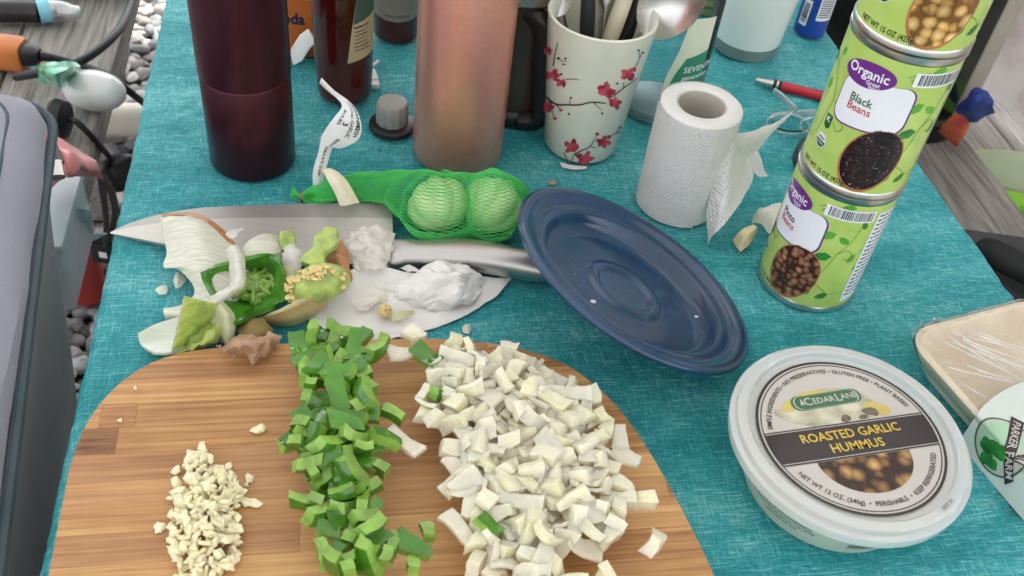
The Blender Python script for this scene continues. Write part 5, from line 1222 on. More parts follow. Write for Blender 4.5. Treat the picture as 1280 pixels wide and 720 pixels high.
# ================================================================== FOAM TRAY IN CLING FILM
m_foam = pm('foam_cream', H_('eedfc9'), .6, var=.04, scale=40, sss=.2); m_film = pm('cling_film', (.95, .95, .95), .08, var=.01, trans=1, ior=1.05, spec=.6)
def film_mat():
    m = bpy.data.materials.new('cling_film_sheet'); m.use_nodes = True; N = m.node_tree.nodes; L = m.node_tree.links; N.clear()
    out = N.new('ShaderNodeOutputMaterial'); tr = N.new('ShaderNodeBsdfTransparent'); gl = N.new('ShaderNodeBsdfGlossy'); gl.inputs['Roughness'].default_value = .10; df = N.new('ShaderNodeBsdfDiffuse'); df.inputs[0].default_value = (.9, .9, .9, 1)
    tc = N.new('ShaderNodeTexCoord'); nz = N.new('ShaderNodeTexNoise'); nz.inputs['Scale'].default_value = 60; nz.inputs['Detail'].default_value = 4; nz.inputs['Distortion'].default_value = 1.2
    mp = N.new('ShaderNodeMapping'); mp.inputs['Scale'].default_value = (1, 7, 1); mp.inputs['Rotation'].default_value = (0, 0, .7); L.new(tc.outputs['Object'], mp.inputs[0]); L.new(mp.outputs[0], nz.inputs['Vector'])
    bp = N.new('ShaderNodeBump'); bp.inputs['Distance'].default_value = .0015; L.new(nz.outputs['Fac'], bp.inputs['Height']); L.new(bp.outputs[0], gl.inputs['Normal'])
    rp = N.new('ShaderNodeMapRange'); rp.inputs[1].default_value = .62; rp.inputs[2].default_value = .72; rp.inputs[3].default_value = .02; rp.inputs[4].default_value = .30; L.new(nz.outputs['Fac'], rp.inputs[0])
    m1 = N.new('ShaderNodeMixShader'); L.new(rp.outputs[0], m1.inputs[0]); L.new(tr.outputs[0], m1.inputs[1]); L.new(df.outputs[0], m1.inputs[2])
    lw = N.new('ShaderNodeFresnel'); lw.inputs[0].default_value = 1.18; L.new(bp.outputs[0], lw.inputs['Normal']); ad = N.new('ShaderNodeMath'); ad.operation = 'ADD'; ad.inputs[1].default_value = .03; L.new(lw.outputs[0], ad.inputs[0])
    m2 = N.new('ShaderNodeMixShader'); L.new(ad.outputs[0], m2.inputs[0]); L.new(m1.outputs[0], m2.inputs[1]); L.new(gl.outputs[0], m2.inputs[2]); L.new(m2.outputs[0], out.inputs[0]); return m
m_filmS = film_mat()
def tray():
    c0 = G(1127, 416, .026); a = math.atan2(.028, .046); r = thing('foam_tray', 'cream foam tray wrapped in cling film with a paper sleeve beside the hummus tub', 'foam tray', (c0.x, c0.y, 0), a-R_(4))
    # local x along the far edge, -y towards the camera side
    Wd, Ln = .135, .215
    def rr(inset, z, rad, n=8):
        out = []; x0, x1, y0, y1 = inset, Wd-inset, -Ln+inset, -inset
        for (cx, cy, a0) in ((x1-rad, y1-rad, 0), (x0+rad, y1-rad, 90), (x0+rad, y0+rad, 180), (x1-rad, y0+rad, 270)):
            for k in range(n): q = R_(a0+90*k/(n-1)); out.append(Vector((cx+rad*math.cos(q), cy+rad*math.sin(q), z)))
        return out
    rings = [rr(.016, .0006, .016), rr(.0135, .001, .018), rr(.0005, .024, .024), rr(0, .0262, .024), rr(.0015, .0275, .024), rr(.0045, .0275, .022), rr(.006, .0262, .021), rr(.0185, .0062, .015), rr(.021, .0046, .014)]
    def rings_bm(rings, cap0=True, cap1=True):
        bm = bmesh.new(); vr = [[bm.verts.new(p) for p in g] for g in rings]; n = len(vr[0])
        for A, B in zip(vr, vr[1:]):
            for k in range(n): bm.faces.new((A[k], A[(k+1) % n], B[(k+1) % n], B[k]))
        if cap0: bm.faces.new(vr[0][::-1])
        if cap1: bm.faces.new(vr[-1])
        return bm
    obj('tray', rings_bm(rings), m_foam, r, ang=50)
    # cling film: skirt round the outside and a slightly sagging top
    sk = rings_bm([rr(.015, .0002, .018), rr(-.0012, .024, .025), rr(-.0012, .0282, .025), rr(.004, .0288, .023)], False, False)
    for v in sk.verts: v.co += noise.noise_vector(v.co*90)*.0008
    obj('film_skirt', sk, m_filmS, r)
    rows = [[Vector((.004+(Wd-.008)*i/10, -Ln+.004+(Ln-.008)*j/12, .0287-.012*math.sin(math.pi*i/10)**.6*math.sin(math.pi*j/12)**.6+.0012*noise.noise(Vector((i*.9, j*.9, 2))))) for i in range(11)] for j in range(13)]
    obj('film_top', patch(rows, nu=4, nv=4, th=0, amp=.0010, freq=110), m_filmS, r)
    tuft = [[Vector((.006+.03*k/5, .001+.006*noise.noise(Vector((k*.9, j, 0))), .022+.006*j+.002*noise.noise(Vector((k, j, 5))))) for k in range(6)] for j in range(3)]
    obj('film_tuft', patch(tuft, nu=4, nv=4, th=0, amp=.002, freq=150), m_filmS, r)
    # white ridges painted in as the glints along the film's creases
    mc = pm('crease_glint', (.9, .9, .9), .2, var=.03, translucent=.4, coat=.6); rf = random.Random(9)
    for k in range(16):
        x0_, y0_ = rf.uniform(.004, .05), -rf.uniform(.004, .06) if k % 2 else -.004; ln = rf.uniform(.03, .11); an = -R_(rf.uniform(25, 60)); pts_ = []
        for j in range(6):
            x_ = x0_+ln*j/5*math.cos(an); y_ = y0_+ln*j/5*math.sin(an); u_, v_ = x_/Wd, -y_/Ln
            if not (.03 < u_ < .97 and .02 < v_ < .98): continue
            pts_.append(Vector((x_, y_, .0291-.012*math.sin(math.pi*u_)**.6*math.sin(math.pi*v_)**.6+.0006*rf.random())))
        if len(pts_) > 2: obj('crease_glint', loft(smooth_pts(pts_, 3), (.0005, .0003), 5), mc, r)
    # printed paper sleeve round the near half
    y1, y0 = -.082, -.185
    prof = [(-.004, .001), (-.0032, .012), (-.0018, .024), (.001, .0293), (.012, .0297), (.05, .0280), (.09, .0282), (.125, .0297), (.134, .0293), (.1368, .024), (.139, .001)]
    P2 = [(p.x, p.y) for p in smooth_pts([Vector((*q, 0)) for q in prof], 5)]
    bm = bmesh.new(); g = []
    for k in range(21):
        s_ = k/20; col = []
        for i, (x, z) in enumerate(P2):
            u = max(0, min(1, (x+.004)/.143)); top = y1+.016*math.sin(math.pi*min(1, u*1.15))**.8 if True else y1
            col.append(bm.verts.new((x, y0+(top-y0)*s_, z)))
        g.append(col)
    for A, B in zip(g, g[1:]):
        for i in range(len(A)-1): bm.faces.new((A[i], A[i+1], B[i+1], B[i]))
    sl_ = obj('sleeve', bm, pm('sleeve_paper', H_('ccd6cf'), .4, var=.03, coat=.3), r)
    lens = [0]
    for k in range(1, len(P2)): lens.append(lens[-1]+math.hypot(P2[k][0]-P2[k-1][0], P2[k][1]-P2[k-1][1]))
    def wrap(off):
        def fn(s_, t):      # s_ mm across from the left foot of the sleeve, t mm from y1 towards the camera
            s_ = max(0, s_*.001); k = max(j for j in range(len(lens)-1) if lens[j] <= s_ or j == 0); f_ = (s_-lens[k])/(lens[k+1]-lens[k]); a_, b_ = P2[k], P2[k+1]
            nx, nz_ = -(b_[1]-a_[1]), (b_[0]-a_[0]); l = math.hypot(nx, nz_); x = a_[0]+(b_[0]-a_[0])*f_+nx/l*off; z = a_[1]+(b_[1]-a_[1])*f_+nz_/l*off
            return Vector((x, y1+t*.001, z))
        return fn
    obj('crest', flat([ell(27, -23, 23, 20, .2, 36)], 2, wrap(.0003)), m_lgreen, sl_); obj('crest', flat([ell(27, -23, 21.5, 18.5, .2, 36)], 2, wrap(.0004)), m_lring, sl_); obj('crest', flat([ell(26, -20, 18, 14, .2, 30)], 2, wrap(.0005)), pm('crest_mint', H_('9fc4a6'), .4, var=.15), sl_)
    bmn = [(8, -36), (16, -40), (52, -20), (50, -10), (44, -12)]
    obj('banner', flat([[(8, -41), (15, -44), (54, -14), (49, -7)]], 2, wrap(.0007)), m_lblk, sl_)
    cr, sr = math.cos(.69), math.sin(.69)
    obj('lettering', lettering('PARKER FARM', 7.2, lambda x, y: wrap(.0010)(31.5-x*cr+y*sr, -26.5-x*sr-y*cr), .02, step=2), m_lring, sl_)
    obj('tree_print', flat([ell(16+6*math.cos(k*1.3), -21+5*math.sin(k*2.1), 5.5, 4.5, k, 12, wob=.4, seed=k) for k in range(6)], 2, wrap(.00075)), m_leafd, sl_)
    B = []
    for k in range(5): B += ribbon([(22+k*2.5, -31-k), (27+k*3, -37-k*.5), (30+k*4, -46-k*.3)], .9)
    obj('field_print', flat(B, 2, wrap(.00065)), m_lblk, sl_)
    obj('lettering', lettering('Sm', 12, lambda x, y: wrap(.0006)(78-y*.9, -14+x), .02, step=2), m_lblk, sl_)
tray()
# ================================================================== CHOPPED VEGETABLES (settled with a short rigid-body drop)
m_od = pm('diced_onion', H_('f5eed2'), .16, translucent=.18, trans=.0, var=.06, scale=180, stretch=(1, 1, 3), sss=.7, sssr=(.012, .011, .007), coat=.5, objvar=.07)
m_od2 = pm('diced_onion_green', H_('efecc8'), .2, translucent=.18, var=.08, scale=180, stretch=(1, 1, 3), sss=.7, sssr=(.010, .010, .005), coat=.35, objvar=.06)
m_pd = pm('diced_pepper_skin', H_('42781c'), .12, var=.25, scale=90, coat=.45, objvar=.22); m_pf = pm('diced_pepper_flesh', H_('7da347'), .24, var=.22, scale=150, sss=.25, sssr=(.003, .004, .0015), coat=.2, objvar=.18)
m_gd = pm('minced_garlic', H_('ece4be'), .3, var=.07, scale=250, sss=.4, sssr=(.004, .004, .002), objvar=.06)
def chunk(rn, l, w, t, curv, taper, jit, mats, skin=False):
    b = bmesh.new(); nx, ny = 4, 3; g = {}
    for k in (0, 1):
        for i in range(nx+1):
            for j in range(ny+1):
                x = (i/nx-.5)*l; y = (j/ny-.5)*w*(1-taper*i/nx); z = (k-.5)*t
                if skin: z *= 1-.10*rn.random()
                g[k, i, j] = b.verts.new((x, y, z))
    def F(vs, mi): f = b.faces.new(vs); f.material_index = mi
    for i in range(nx):
        for j in range(ny):
            F((g[1, i, j], g[1, i+1, j], g[1, i+1, j+1], g[1, i, j+1]), 0); F((g[0, i, j], g[0, i, j+1], g[0, i+1, j+1], g[0, i+1, j]), 0)
    for i in range(nx): F((g[0, i, 0], g[0, i+1, 0], g[1, i+1, 0], g[1, i, 0]), 1); F((g[0, i+1, ny], g[0, i, ny], g[1, i, ny], g[1, i+1, ny]), 1)
    for j in range(ny): F((g[0, 0, j+1], g[0, 0, j], g[1, 0, j], g[1, 0, j+1]), 1); F((g[0, nx, j], g[0, nx, j+1], g[1, nx, j+1], g[1, nx, j]), 1)
    sh1, sh2, sk = rn.uniform(-.35, .35), rn.uniform(-.3, .3), rn.uniform(-.25, .25); ox = rn.uniform(0, 50)
    for v in b.verts:
        x, y, z = v.co; x += y*sh1+z*sh2; y += x*sk*.5
        z += -(x*x)*curv*.5-(y*y)*curv*.7*rn.uniform(.97, 1.03)
        v.co = Vector((x, y, z))+noise.noise_vector(Vector((x, y, z))*140+Vector((ox, 0, 0)))*jit
    bmesh.ops.bevel(b, geom=[e for e in b.edges if e.is_manifold and e.calc_face_angle(0) > .9], offset=min(l, w, t)*.17, segments=2, affect='EDGES')
    c = sum((v.co for v in b.verts), Vector())/len(b.verts)
    for v in b.verts: v.co -= c
    me = bpy.data.meshes.new('piece'); bmesh.ops.recalc_face_normals(b, faces=b.faces); b.to_mesh(me); b.free()
    for m in mats: me.materials.append(m)
    me.polygons.foreach_set('use_smooth', [True]*len(me.polygons)); me.set_sharp_from_angle(angle=R_(55)); return me
def crumb(rn, s):
    b = bmesh.new()
    for k in range(15): 
        d = Vector((rn.gauss(0, 1), rn.gauss(0, 1), rn.gauss(0, 1))).normalized(); b.verts.new((d.x*s*rn.uniform(.8, 1.6), d.y*s*.85, d.z*s*.5))
    bmesh.ops.convex_hull(b, input=b.verts[:]); bmesh.ops.delete(b, geom=[v for v in b.verts if not v.link_faces], context='VERTS')
    me = bpy.data.meshes.new('piece'); b.to_mesh(me); b.free(); me.materials.append(m_gd); return me
rn = random.Random(21)
ONI = [chunk(rn, rn.uniform(.0105, .0165), rn.uniform(.0090, .0130), rn.uniform(.0048, .0082), rn.choice((12, 30, 50)), rn.uniform(0, .7), .0019, [m_od if k % 5 else m_od2]*1+[m_od if k % 5 else m_od2]) for k in range(30)]
ONI += [chunk(rn, rn.uniform(.018, .027), rn.uniform(.007, .011), rn.uniform(.003, .0050), 34, rn.uniform(.3, .8), .0012, [m_od2, m_od2] if k % 2 else [m_od, m_od]) for k in range(5)]
ONI += [chunk(rn, rn.uniform(.015, .022), rn.uniform(.011, .015), rn.uniform(.0022, .0032), 48, rn.uniform(.1, .6), .0012, [m_od, m_od]) for k in range(7)]
PEP = [chunk(rn, rn.uniform(.010, .0165), rn.uniform(.0075, .0105), rn.uniform(.0056, .0074), rn.choice((25, 45, 60)), rn.uniform(0, .45), .0009, [m_pd, m_pf], True) for k in range(16)]
PEP += [chunk(rn, rn.uniform(.017, .024), rn.uniform(.0085, .012), .0068, rn.choice((30, 50)), rn.uniform(.1, .5), .0010, [m_pd, m_pf], True) for k in range(6)]
GAR = [crumb(rn, rn.uniform(.0018, .0046)) for k in range(12)]
def inside(p, poly):
    c = False; n = len(poly)
    for i in range(n):
        a, b = poly[i], poly[(i+1) % n]
        if (a[1] > p[1]) != (b[1] > p[1]) and p[0] < (b[0]-a[0])*(p[1]-a[1])/(b[1]-a[1])+a[0]: c = not c
    return c
def sample(poly, n, rn, dens=None, mind=0):
    x0, x1 = min(p[0] for p in poly), max(p[0] for p in poly); y0, y1 = min(p[1] for p in poly), max(p[1] for p in poly); out = []; tries = 0
    while len(out) < n and tries < 60000:
        tries += 1; p = (rn.uniform(x0, x1), rn.uniform(y0, y1))
        if not inside(p, poly): continue
        if dens and rn.random() > dens(p): continue
        out.append(p)
    return out
WP = lambda L_: [tuple(G(x, y, BZ).xy) for x, y in L_]
PO = WP([(540, 494), (565, 490), (605, 490), (640, 494), (672, 512), (710, 535), (744, 570), (752, 610), (754, 655), (738, 690), (730, 745), (660, 770), (612, 735), (600, 690), (595, 640), (582, 600), (572, 560), (555, 515)])
PP = WP([(412, 462), (436, 460), (436, 480), (428, 505), (432, 545), (434, 590), (438, 640), (454, 700), (454, 750), (444, 750), (434, 690), (420, 640), (416, 590), (412, 545), (410, 505)])
PG = WP([(242, 572), (258, 570), (272, 590), (300, 595), (305, 630), (298, 660), (300, 700), (270, 735), (222, 735), (215, 680), (214, 640), (222, 600)])
OUT_P = WP([(372, 432), (512, 424), (512, 446), (486, 480), (484, 545), (492, 600), (500, 650), (516, 780), (400, 780), (384, 690), (372, 600), (360, 540), (364, 480)])
OUT_O = WP([(484, 436), (600, 432), (690, 440), (730, 470), (760, 520), (806, 560), (812, 620), (818, 690), (820, 800), (540, 800), (548, 640), (520, 590), (484, 590)])
items = []                                        # (kind, mesh, pos)
def layer(poly, n, kind, meshes, z0, dz, dens=None):
    for k, p in enumerate(sample(poly, n, rn, dens)): items.append((kind, rn.choice(meshes), (p[0], p[1], z0+dz*k/n)))
co_ = tuple(G(660, 585, BZ).xy); do = lambda p: math.exp(-(((p[0]-co_[0])/.070)**2+((p[1]-co_[1])/.080)**2))
layer(PO, 135, 'o', ONI, .006, .012); layer(PO, 135, 'o', ONI, .022, .055, do)
cp_ = lambda p: 1.0
layer(PP, 58, 'p', PEP, .006, .012); layer(PP, 44, 'p', PEP, .024, .030)
cg = tuple(G(262, 645, BZ).xy)
for (x, y, z) in ((540, 488, .012), (508, 516, .010), (497, 528, .006), (512, 550, .012), (522, 600, .006), (549, 634, .008), (541, 678, .006), (535, 705, .006), (518, 712, .006), (490, 436, .008), (505, 440, .014)): items.append(('P', rn.choice(PEP), (*G(x, y, BZ).xy, z)))
for (x, y, z) in ((495, 550, .006), (500, 565, .007), (520, 445, .008), (510, 462, .008), (465, 512, .006), (790, 560, .006), (775, 690, .006), (795, 640, .006), (702, 468, .008), (660, 455, .010), (530, 460, .012), (555, 455, .015)): items.append(('o', rn.choice(ONI), (*G(x, y, BZ).xy, z)))
for (x, y) in ((218, 581), (221, 590), (252, 560), (256, 566), (286, 585), (312, 600), (320, 630), (200, 660), (323, 538), (308, 608), (150, 527), (170, 487), (199, 662), (232, 712), (285, 712), (228, 708)): items.append(('Q', rn.choice(GAR), (*G(x, y, BZ).xy, .004)))
# one translucent pinkish sliver beside the peppers
SC = 25.0
def settle(items):
    tmp = []; o0 = Vector((0, .35, BZ)); sm = {}
    for o in bpy.context.selected_objects: o.select_set(False)
    fl_ = bmesh.new(); me = bpy.data.meshes.new('f'); box(-12, 12, -10, 10, -1, 0, bm=fl_); fl_.to_mesh(me); fl_.free(); fo = bpy.data.objects.new('f', me); COL.objects.link(fo)
    # start heights: no two pieces overlap
    rad = {m.name: max(v.co.length for v in m.vertices)*.70 for _, m, _ in items}; placed = {}; it2 = []
    for kind, m, p in items:
        r0 = rad[m.name]; z = max(p[2], r0); ix, iy = int(math.floor(p[0]/.03)), int(math.floor(p[1]/.03)); nb = [q for i in (-1, 0, 1) for j in (-1, 0, 1) for q in placed.get((ix+i, iy+j), [])]; moved = True
        while moved:
            moved = False
            for (qx, qy, qz, qr) in nb:
                d2 = (r0+qr)**2-(p[0]-qx)**2-(p[1]-qy)**2
                if d2 > 0 and abs(z-qz) < math.sqrt(d2)-1e-6: z = qz+math.sqrt(d2)+1e-5; moved = True
        placed.setdefault((ix, iy), []).append((p[0], p[1], z, r0)); it2.append((kind, m, (p[0], p[1], z)))
    items = it2
    for kind, m, p in items:
        if m.name not in sm: q = m.copy(); q.transform(Matrix.Scale(SC*(.70 if kind in 'oO' else .74), 4)); sm[m.name] = q
        o = bpy.data.objects.new('t', sm[m.name]); COL.objects.link(o); o.location = (Vector((p[0], p[1], p[2]+BZ))-o0)*SC
        flatb = .5 if p[2] < .02 else 3.1
        o.rotation_euler = (rn.uniform(-flatb, flatb), rn.uniform(-flatb, flatb), rn.uniform(0, 6.28)); tmp.append(o)
    if not S.rigidbody_world: bpy.ops.rigidbody.world_add()
    rw = S.rigidbody_world
    if not rw.collection: rw.collection = bpy.data.collections.new('rb')
    for o in tmp+[fo]: o.select_set(True)
    bpy.context.view_layer.objects.active = fo
    bpy.ops.rigidbody.objects_add(type='ACTIVE')
    fo.rigid_body.type = 'PASSIVE'; fo.rigid_body.collision_shape = 'BOX'; fo.rigid_body.friction = 1.5; fo.rigid_body.use_margin = True; fo.rigid_body.collision_margin = .001
    for o in tmp: rb = o.rigid_body; rb.collision_shape = 'CONVEX_HULL'; rb.friction = 2.5; rb.use_margin = True; rb.collision_margin = .002; rb.linear_damping = .93; rb.angular_damping = .985; rb.restitution = 0; rb.mass = .2
    rw.substeps_per_frame = 8; rw.solver_iterations = 12; rw.point_cache.frame_start = 1; S.frame_end = 250; rw.point_cache.frame_end = 170
    for f_ in range(1, 161): S.frame_set(f_)
    dg = bpy.context.evaluated_depsgraph_get(); res = []
    for o in tmp:
        mw = o.evaluated_get(dg).matrix_world.copy(); t = mw.translation/SC+o0; res.append((t, mw.to_quaternion()))
    bpy.ops.rigidbody.world_remove()
    for o in tmp+[fo]: bpy.data.objects.remove(o)
    for q in sm.values(): bpy.data.meshes.remove(q)
    S.frame_set(1)
    return res
META = {'P': ('pepper_piece', 'stray piece of chopped green pepper between the onion heap and the pepper row', 'green pepper', 'stray pepper pieces beside the onion'),
        'Q': ('garlic_piece', 'stray crumb of garlic lying apart from the garlic pile on bare bamboo', 'minced garlic', 'stray garlic crumbs'),
        'o': ('onion_piece', 'piece of chopped white onion in the heap on the cutting board', 'onion', 'chopped onion on the board'),
        'p': ('pepper_piece', 'piece of chopped green pepper in the row on the cutting board', 'green pepper', 'chopped green pepper on the board'),
        'g': ('garlic_piece', 'piece of minced garlic in the small pile on the cutting board', 'minced garlic', 'minced garlic on the board')}
bpy.context.view_layer.update()
res_ = list(zip(items, settle(items)))
# sticky garlic mound: crumbs piled on a low dome
from mathutils import Quaternion
for k, p in enumerate(sample(PG, 298, rn)):
    e = min(math.hypot(p[0]-a_[0], p[1]-a_[1]) for a_ in PG); m = rn.choice(GAR); hm = min(.011, e*.75); zr = .0016+hm*(rn.random()**.6)
    q = Quaternion((rn.gauss(0, 1), rn.gauss(0, 1), rn.gauss(0, 1), rn.gauss(0, 1))).normalized() if hm > .003 else Quaternion((0, 0, 1), rn.uniform(0, 6.28))
    res_.append((('g', m, None), (Vector((p[0], p[1], BZ+zr)), q)))
for (kind, m, p), (t, q) in res_:
    nm, lb, ct, gr = META[kind]; bb, tt = BT(t)
    if kind == 'p' and not inside((t.x, t.y), OUT_P) or kind == 'o' and not inside((t.x, t.y), OUT_O): continue
    if t.z < BZ-.002 or not inside((.02+(bb-.02)*1.07, .285+(tt-.285)*1.06), BOARD): continue
    if kind == 'Q': t = Vector((p[0], p[1], BZ+.0016)); q = Quaternion((0, 0, 1), rn.uniform(0, 6.28))
    o = bpy.data.objects.new(nm, m); COL.objects.link(o); o.location = t; o.rotation_mode = 'QUATERNION'; o.rotation_quaternion = q; tag(o, lb, ct, gr)
# ================================================================== LEFT OF THE TABLE
def Gt(px, py, z): b, t = BT(G(px, py, z)); return Vector((b, t, z))
# soft cooler on the left bench
def cooler():
    r = thing('cooler_bag', 'soft cooler bag with a lavender grey top and navy side on the left bench', 'cooler bag', (*T(-.243, .765, 0).xy, -.2985), TA+R_(6.3))
    z0 = -.2985; zt = .030
    def ring(inset, z, rad, iy=0):
        x0, x1, y0, y1 = -.40+inset, .010-inset, -.72+inset, .012-inset-iy; out = []
        for (cx, cy, a0) in ((x1-rad, y1-rad, 0), (x0+rad, y1-rad, 90), (x0+rad, y0+rad, 180), (x1-rad, y0+rad, 270)):
            for k in range(8): q = R_(a0+90*k/7); out.append(Vector((cx+rad*math.cos(q), cy+rad*math.sin(q), z)))
        return out
    def shell(rs, cap0, cap1, amp=.0034):
        bm = bmesh.new(); V_ = []
        for g in rs:
            fine = []
            for i in range(len(g)):
                a, b = g[i], g[(i+1) % len(g)]; n = 16 if i % 8 == 7 else 1
                for k in range(n): fine.append(a.lerp(b, k/n))
            V_.append(fine)
        m = min(len(v) for v in V_)
        V_ = [[bm.verts.new(p+noise.noise_vector(p*9)*amp*2+noise.noise_vector(p*30)*amp*.4-Vector((0, 0, z0))) for p in v] for v in V_]
        for A, B in zip(V_, V_[1:]):
            n = len(A)
            for k in range(n): bm.faces.new((A[k], A[(k+1) % n], B[(k+1) % n], B[k]))
        if cap0: bm.faces.new(V_[0][::-1])
        if cap1: bm.faces.new(V_[-1])
        return bm
    same = lambda L_: [ring(i, z, .05, y) for i, z, y in L_]
    obj('side', shell(same([(.040, z0+.002, .09), (.034, z0+.01, .085), (.026, -.18, .075), (.018, -.08, .05), (.013, -.02, .012), (.010, -.004, 0)]), True, False), pm('cooler_navy', H_('1b3348'), .75, var=.14, scale=10, bump=.0006, bscale=500, sheen=.3), r)
    rs = [ring(.010, -.004, .05), ring(.014, .012, .05), ring(.028, .024, .05), ring(.05, .030, .05), ring(.09, .034, .05), ring(.14, .036, .05)]
    obj('top', shell(rs, False, True), pm('cooler_lavender', H_('8a8b98'), .8, var=.07, scale=12, bump=.0009, bscale=700, sheen=.2), r)
    p = [q-Vector((0, 0, z0)) for q in ring(.0085, -.003, .05)]; p.append(p[0]); obj('piping', loft(p, .0042, 8, caps=False), pm('cooler_piping', H_('3d4b53'), .7), r)
    p = [q-Vector((0, 0, z0)) for q in ring(.034, .0262, .05)]; p.append(p[0]); obj('seam', loft(p, .0016, 6, caps=False), MATS['cooler_piping'], r)
cooler()
m_cord = pm('black_rubber', (.014, .014, .015), .45, var=.1)
BZL = -.30
def cable(name, pts, rad, label, cat='cable', m=m_cord):
    return wthing(name, tube([G(*p) for p in pts], rad, 10), m, label, cat)
cable('black_cable', [(176, -30, BZL+.02), (166, 0, BZL+.02), (148, 38, BZL+.04), (112, 70, BZL+.05), (78, 85, BZL+.05), (48, 91, BZL+.04), (20, 96, BZL+.02)], .0062, 'thick black cable arching over the left bench')
def ext():
    a = G(0, 66, BZL); r = thing('extension_cord', 'orange extension cord end with a black plug pushed into it', 'extension cord', (a.x, a.y, BZL+.001)); o = Vector(r.location); q = lambda *p: G(*p)-o
    z = BZL+.024
    mo = pm('cord_orange', H_('c8763c'), .45, var=.08); p0, p1 = q(-45, 60, z), q(30, 68, z)
    obj('socket', loft([p0, p0.lerp(p1, .5), p0.lerp(p1, .93), p1], [(.020, .020), (.022, .021), (.022, .021), (.019, .018)], 20, power=4), mo, r)
    p2 = q(50, 70, z); obj('plug', loft([p1, p1.lerp(p2, .8), p2], [(.014, .014), (.013, .012), (.009, .009)], 16, power=4), m_cord, r)
    p3 = q(66, 72, z-.004); obj('strain_relief', loft([p2, p3], [.0075, .0055], 12), m_cord, r)
    obj('wire', tube([p3, q(90, 78, BZL+.012), q(118, 87, BZL+.012), q(140, 97, BZL+.02), q(165, 117, BZL+.0), q(195, 142, BZL-.1), q(215, 165, BZL-.25)], .0052, 10), m_cord, r)
ext()
wthing('egg_lamp', ico(1, 4, sc=(.043, .031, .026), loc=(0, 0, .026)), pm('glossy_white', (.72, .73, .72), .22, var=.03, coat=.4), 'smooth white egg shaped plastic dome on the edge of the left bench', 'dome'); eg = bpy.context.scene.collection.objects[-1]
eg.location = G(118, 114, BZL+.026); eg.location.z = BZL+.001; eg.rotation_euler = (0, 0, R_(-5))
wthing('green_wrapper', ppatch([[(38, 84, BZL+.02), (56, 80, BZL+.07), (78, 76, BZL+.07), (96, 80, BZL+.06)], [(45, 96, BZL+.03), (62, 92, BZL+.08), (80, 90, BZL+.085), (100, 84, BZL+.06)], [(56, 108, BZL+.015), (66, 104, BZL+.05), (76, 110, BZL+.05), (88, 96, BZL+.04)]], nu=5, nv=5, th=.0008, amp=.004, freq=50), pm('wrapper_green', H_('35b585'), .25, var=.2, scale=25, col2=H_('8fd8c8'), coat=.5), 'shiny green plastic wrapper beside the white dome', 'wrapper')
# tool with black handle, light blue collar and pale head
def tool():
    a = G(40, 14, BZL+.02); r = thing('garden_tool', 'hand tool with black grip, light blue collar and pale head on the left bench', 'tool', (a.x, a.y, BZL+.001)); o = Vector(r.location); q = lambda *p: G(*p)-o; z = BZL+.02
    obj('grip', loft(smooth_pts([q(-60, 12, z), q(-10, 14, z), q(25, 14, z), q(50, 15, z)], 4), [(.018, .016)]*13, 16), m_blkp, r)
    obj('collar', loft([q(48, 15, z), q(63, 13, z)], [(.017, .017), (.019, .018)], 16), pm('collar_blue', H_('7fc3d8'), .4), r)
    obj('head', loft(smooth_pts([q(62, 13, z), q(75, 12, z), q(90, 15, z), q(100, 14, z)], 4), [(.019-.0008*i, .015-.0006*i) for i in range(13)], 14), pm('pale_head', H_('b9bcbc'), .3, metal=.4, var=.15), r)
tool()
def pack(px, py, z, sx, sy, sz, rot, m, name, label, cat):
    c = G(px, py, z); return tag(recenter_box(name, c, sx, sy, sz, rot, m), label, cat)
def recenter_box(name, c, sx, sy, sz, rot, m):
    b = box(-sx, sx, -sy, sy, 0, sz, min(sx, sy, sz)*.25)
    for v in b.verts: v.co += noise.noise_vector(v.co*25)*.003*(1 if v.co.z > .01 else 0)
    o = obj(name, b, m); o.location = (c.x, c.y, c.z); o.rotation_euler = (0, 0, rot); return o
pack(10, -14, BZL+.001, .07, .035, .03, TA, pm('pack_pink', H_('b7506a'), .35, var=.3, scale=30, col2=H_('e0c8cc')), 'snack_pack', 'pink and white packet at the far end of the left bench', 'packet')
pack(108, -16, BZL+.001, .11, .04, .035, TA+.1, pm('pack_navy', H_('1c2f66'), .4, var=.2), 'navy_pouch', 'navy blue pouch beyond the hand tool on the left bench', 'pouch')
# plug and adapter
def plug():
    a = G(77, 150, BZL+.03); r = thing('power_adapter', 'black plug on the left bench wired to a black adapter hanging by the gravel', 'adapter', (a.x, a.y, BZL+.001)); o = Vector(r.location); q = lambda *p: G(*p)-o; z = BZL+.03
    obj('plug', loft([q(64, 148, z), q(70, 148, z), q(82, 150, z), q(85, 150, z)], [(.022, .022), (.026, .026), (.024, .024), (.012, .012)], 18), m_cord, r)
    obj('wire', tube([q(84, 149, z), q(95, 152, z), q(112, 168, z-.02), q(128, 186, z-.06), q(140, 200, z-.12)], .0042, 8), m_cord, r)
    p0, p1 = q(139, 198, z-.12), q(158, 232, z-.16); obj('brick', loft([p0, p0.lerp(p1, .15), p0.lerp(p1, .9), p1], [(.016, .012), (.024, .018), (.024, .018), (.020, .015)], 16, power=4), m_blkp, r)
    obj('tail', tube([p1, q(168, 250, z-.25), q(176, 268, z-.40)], .0036, 8), m_cord, r)
plug()
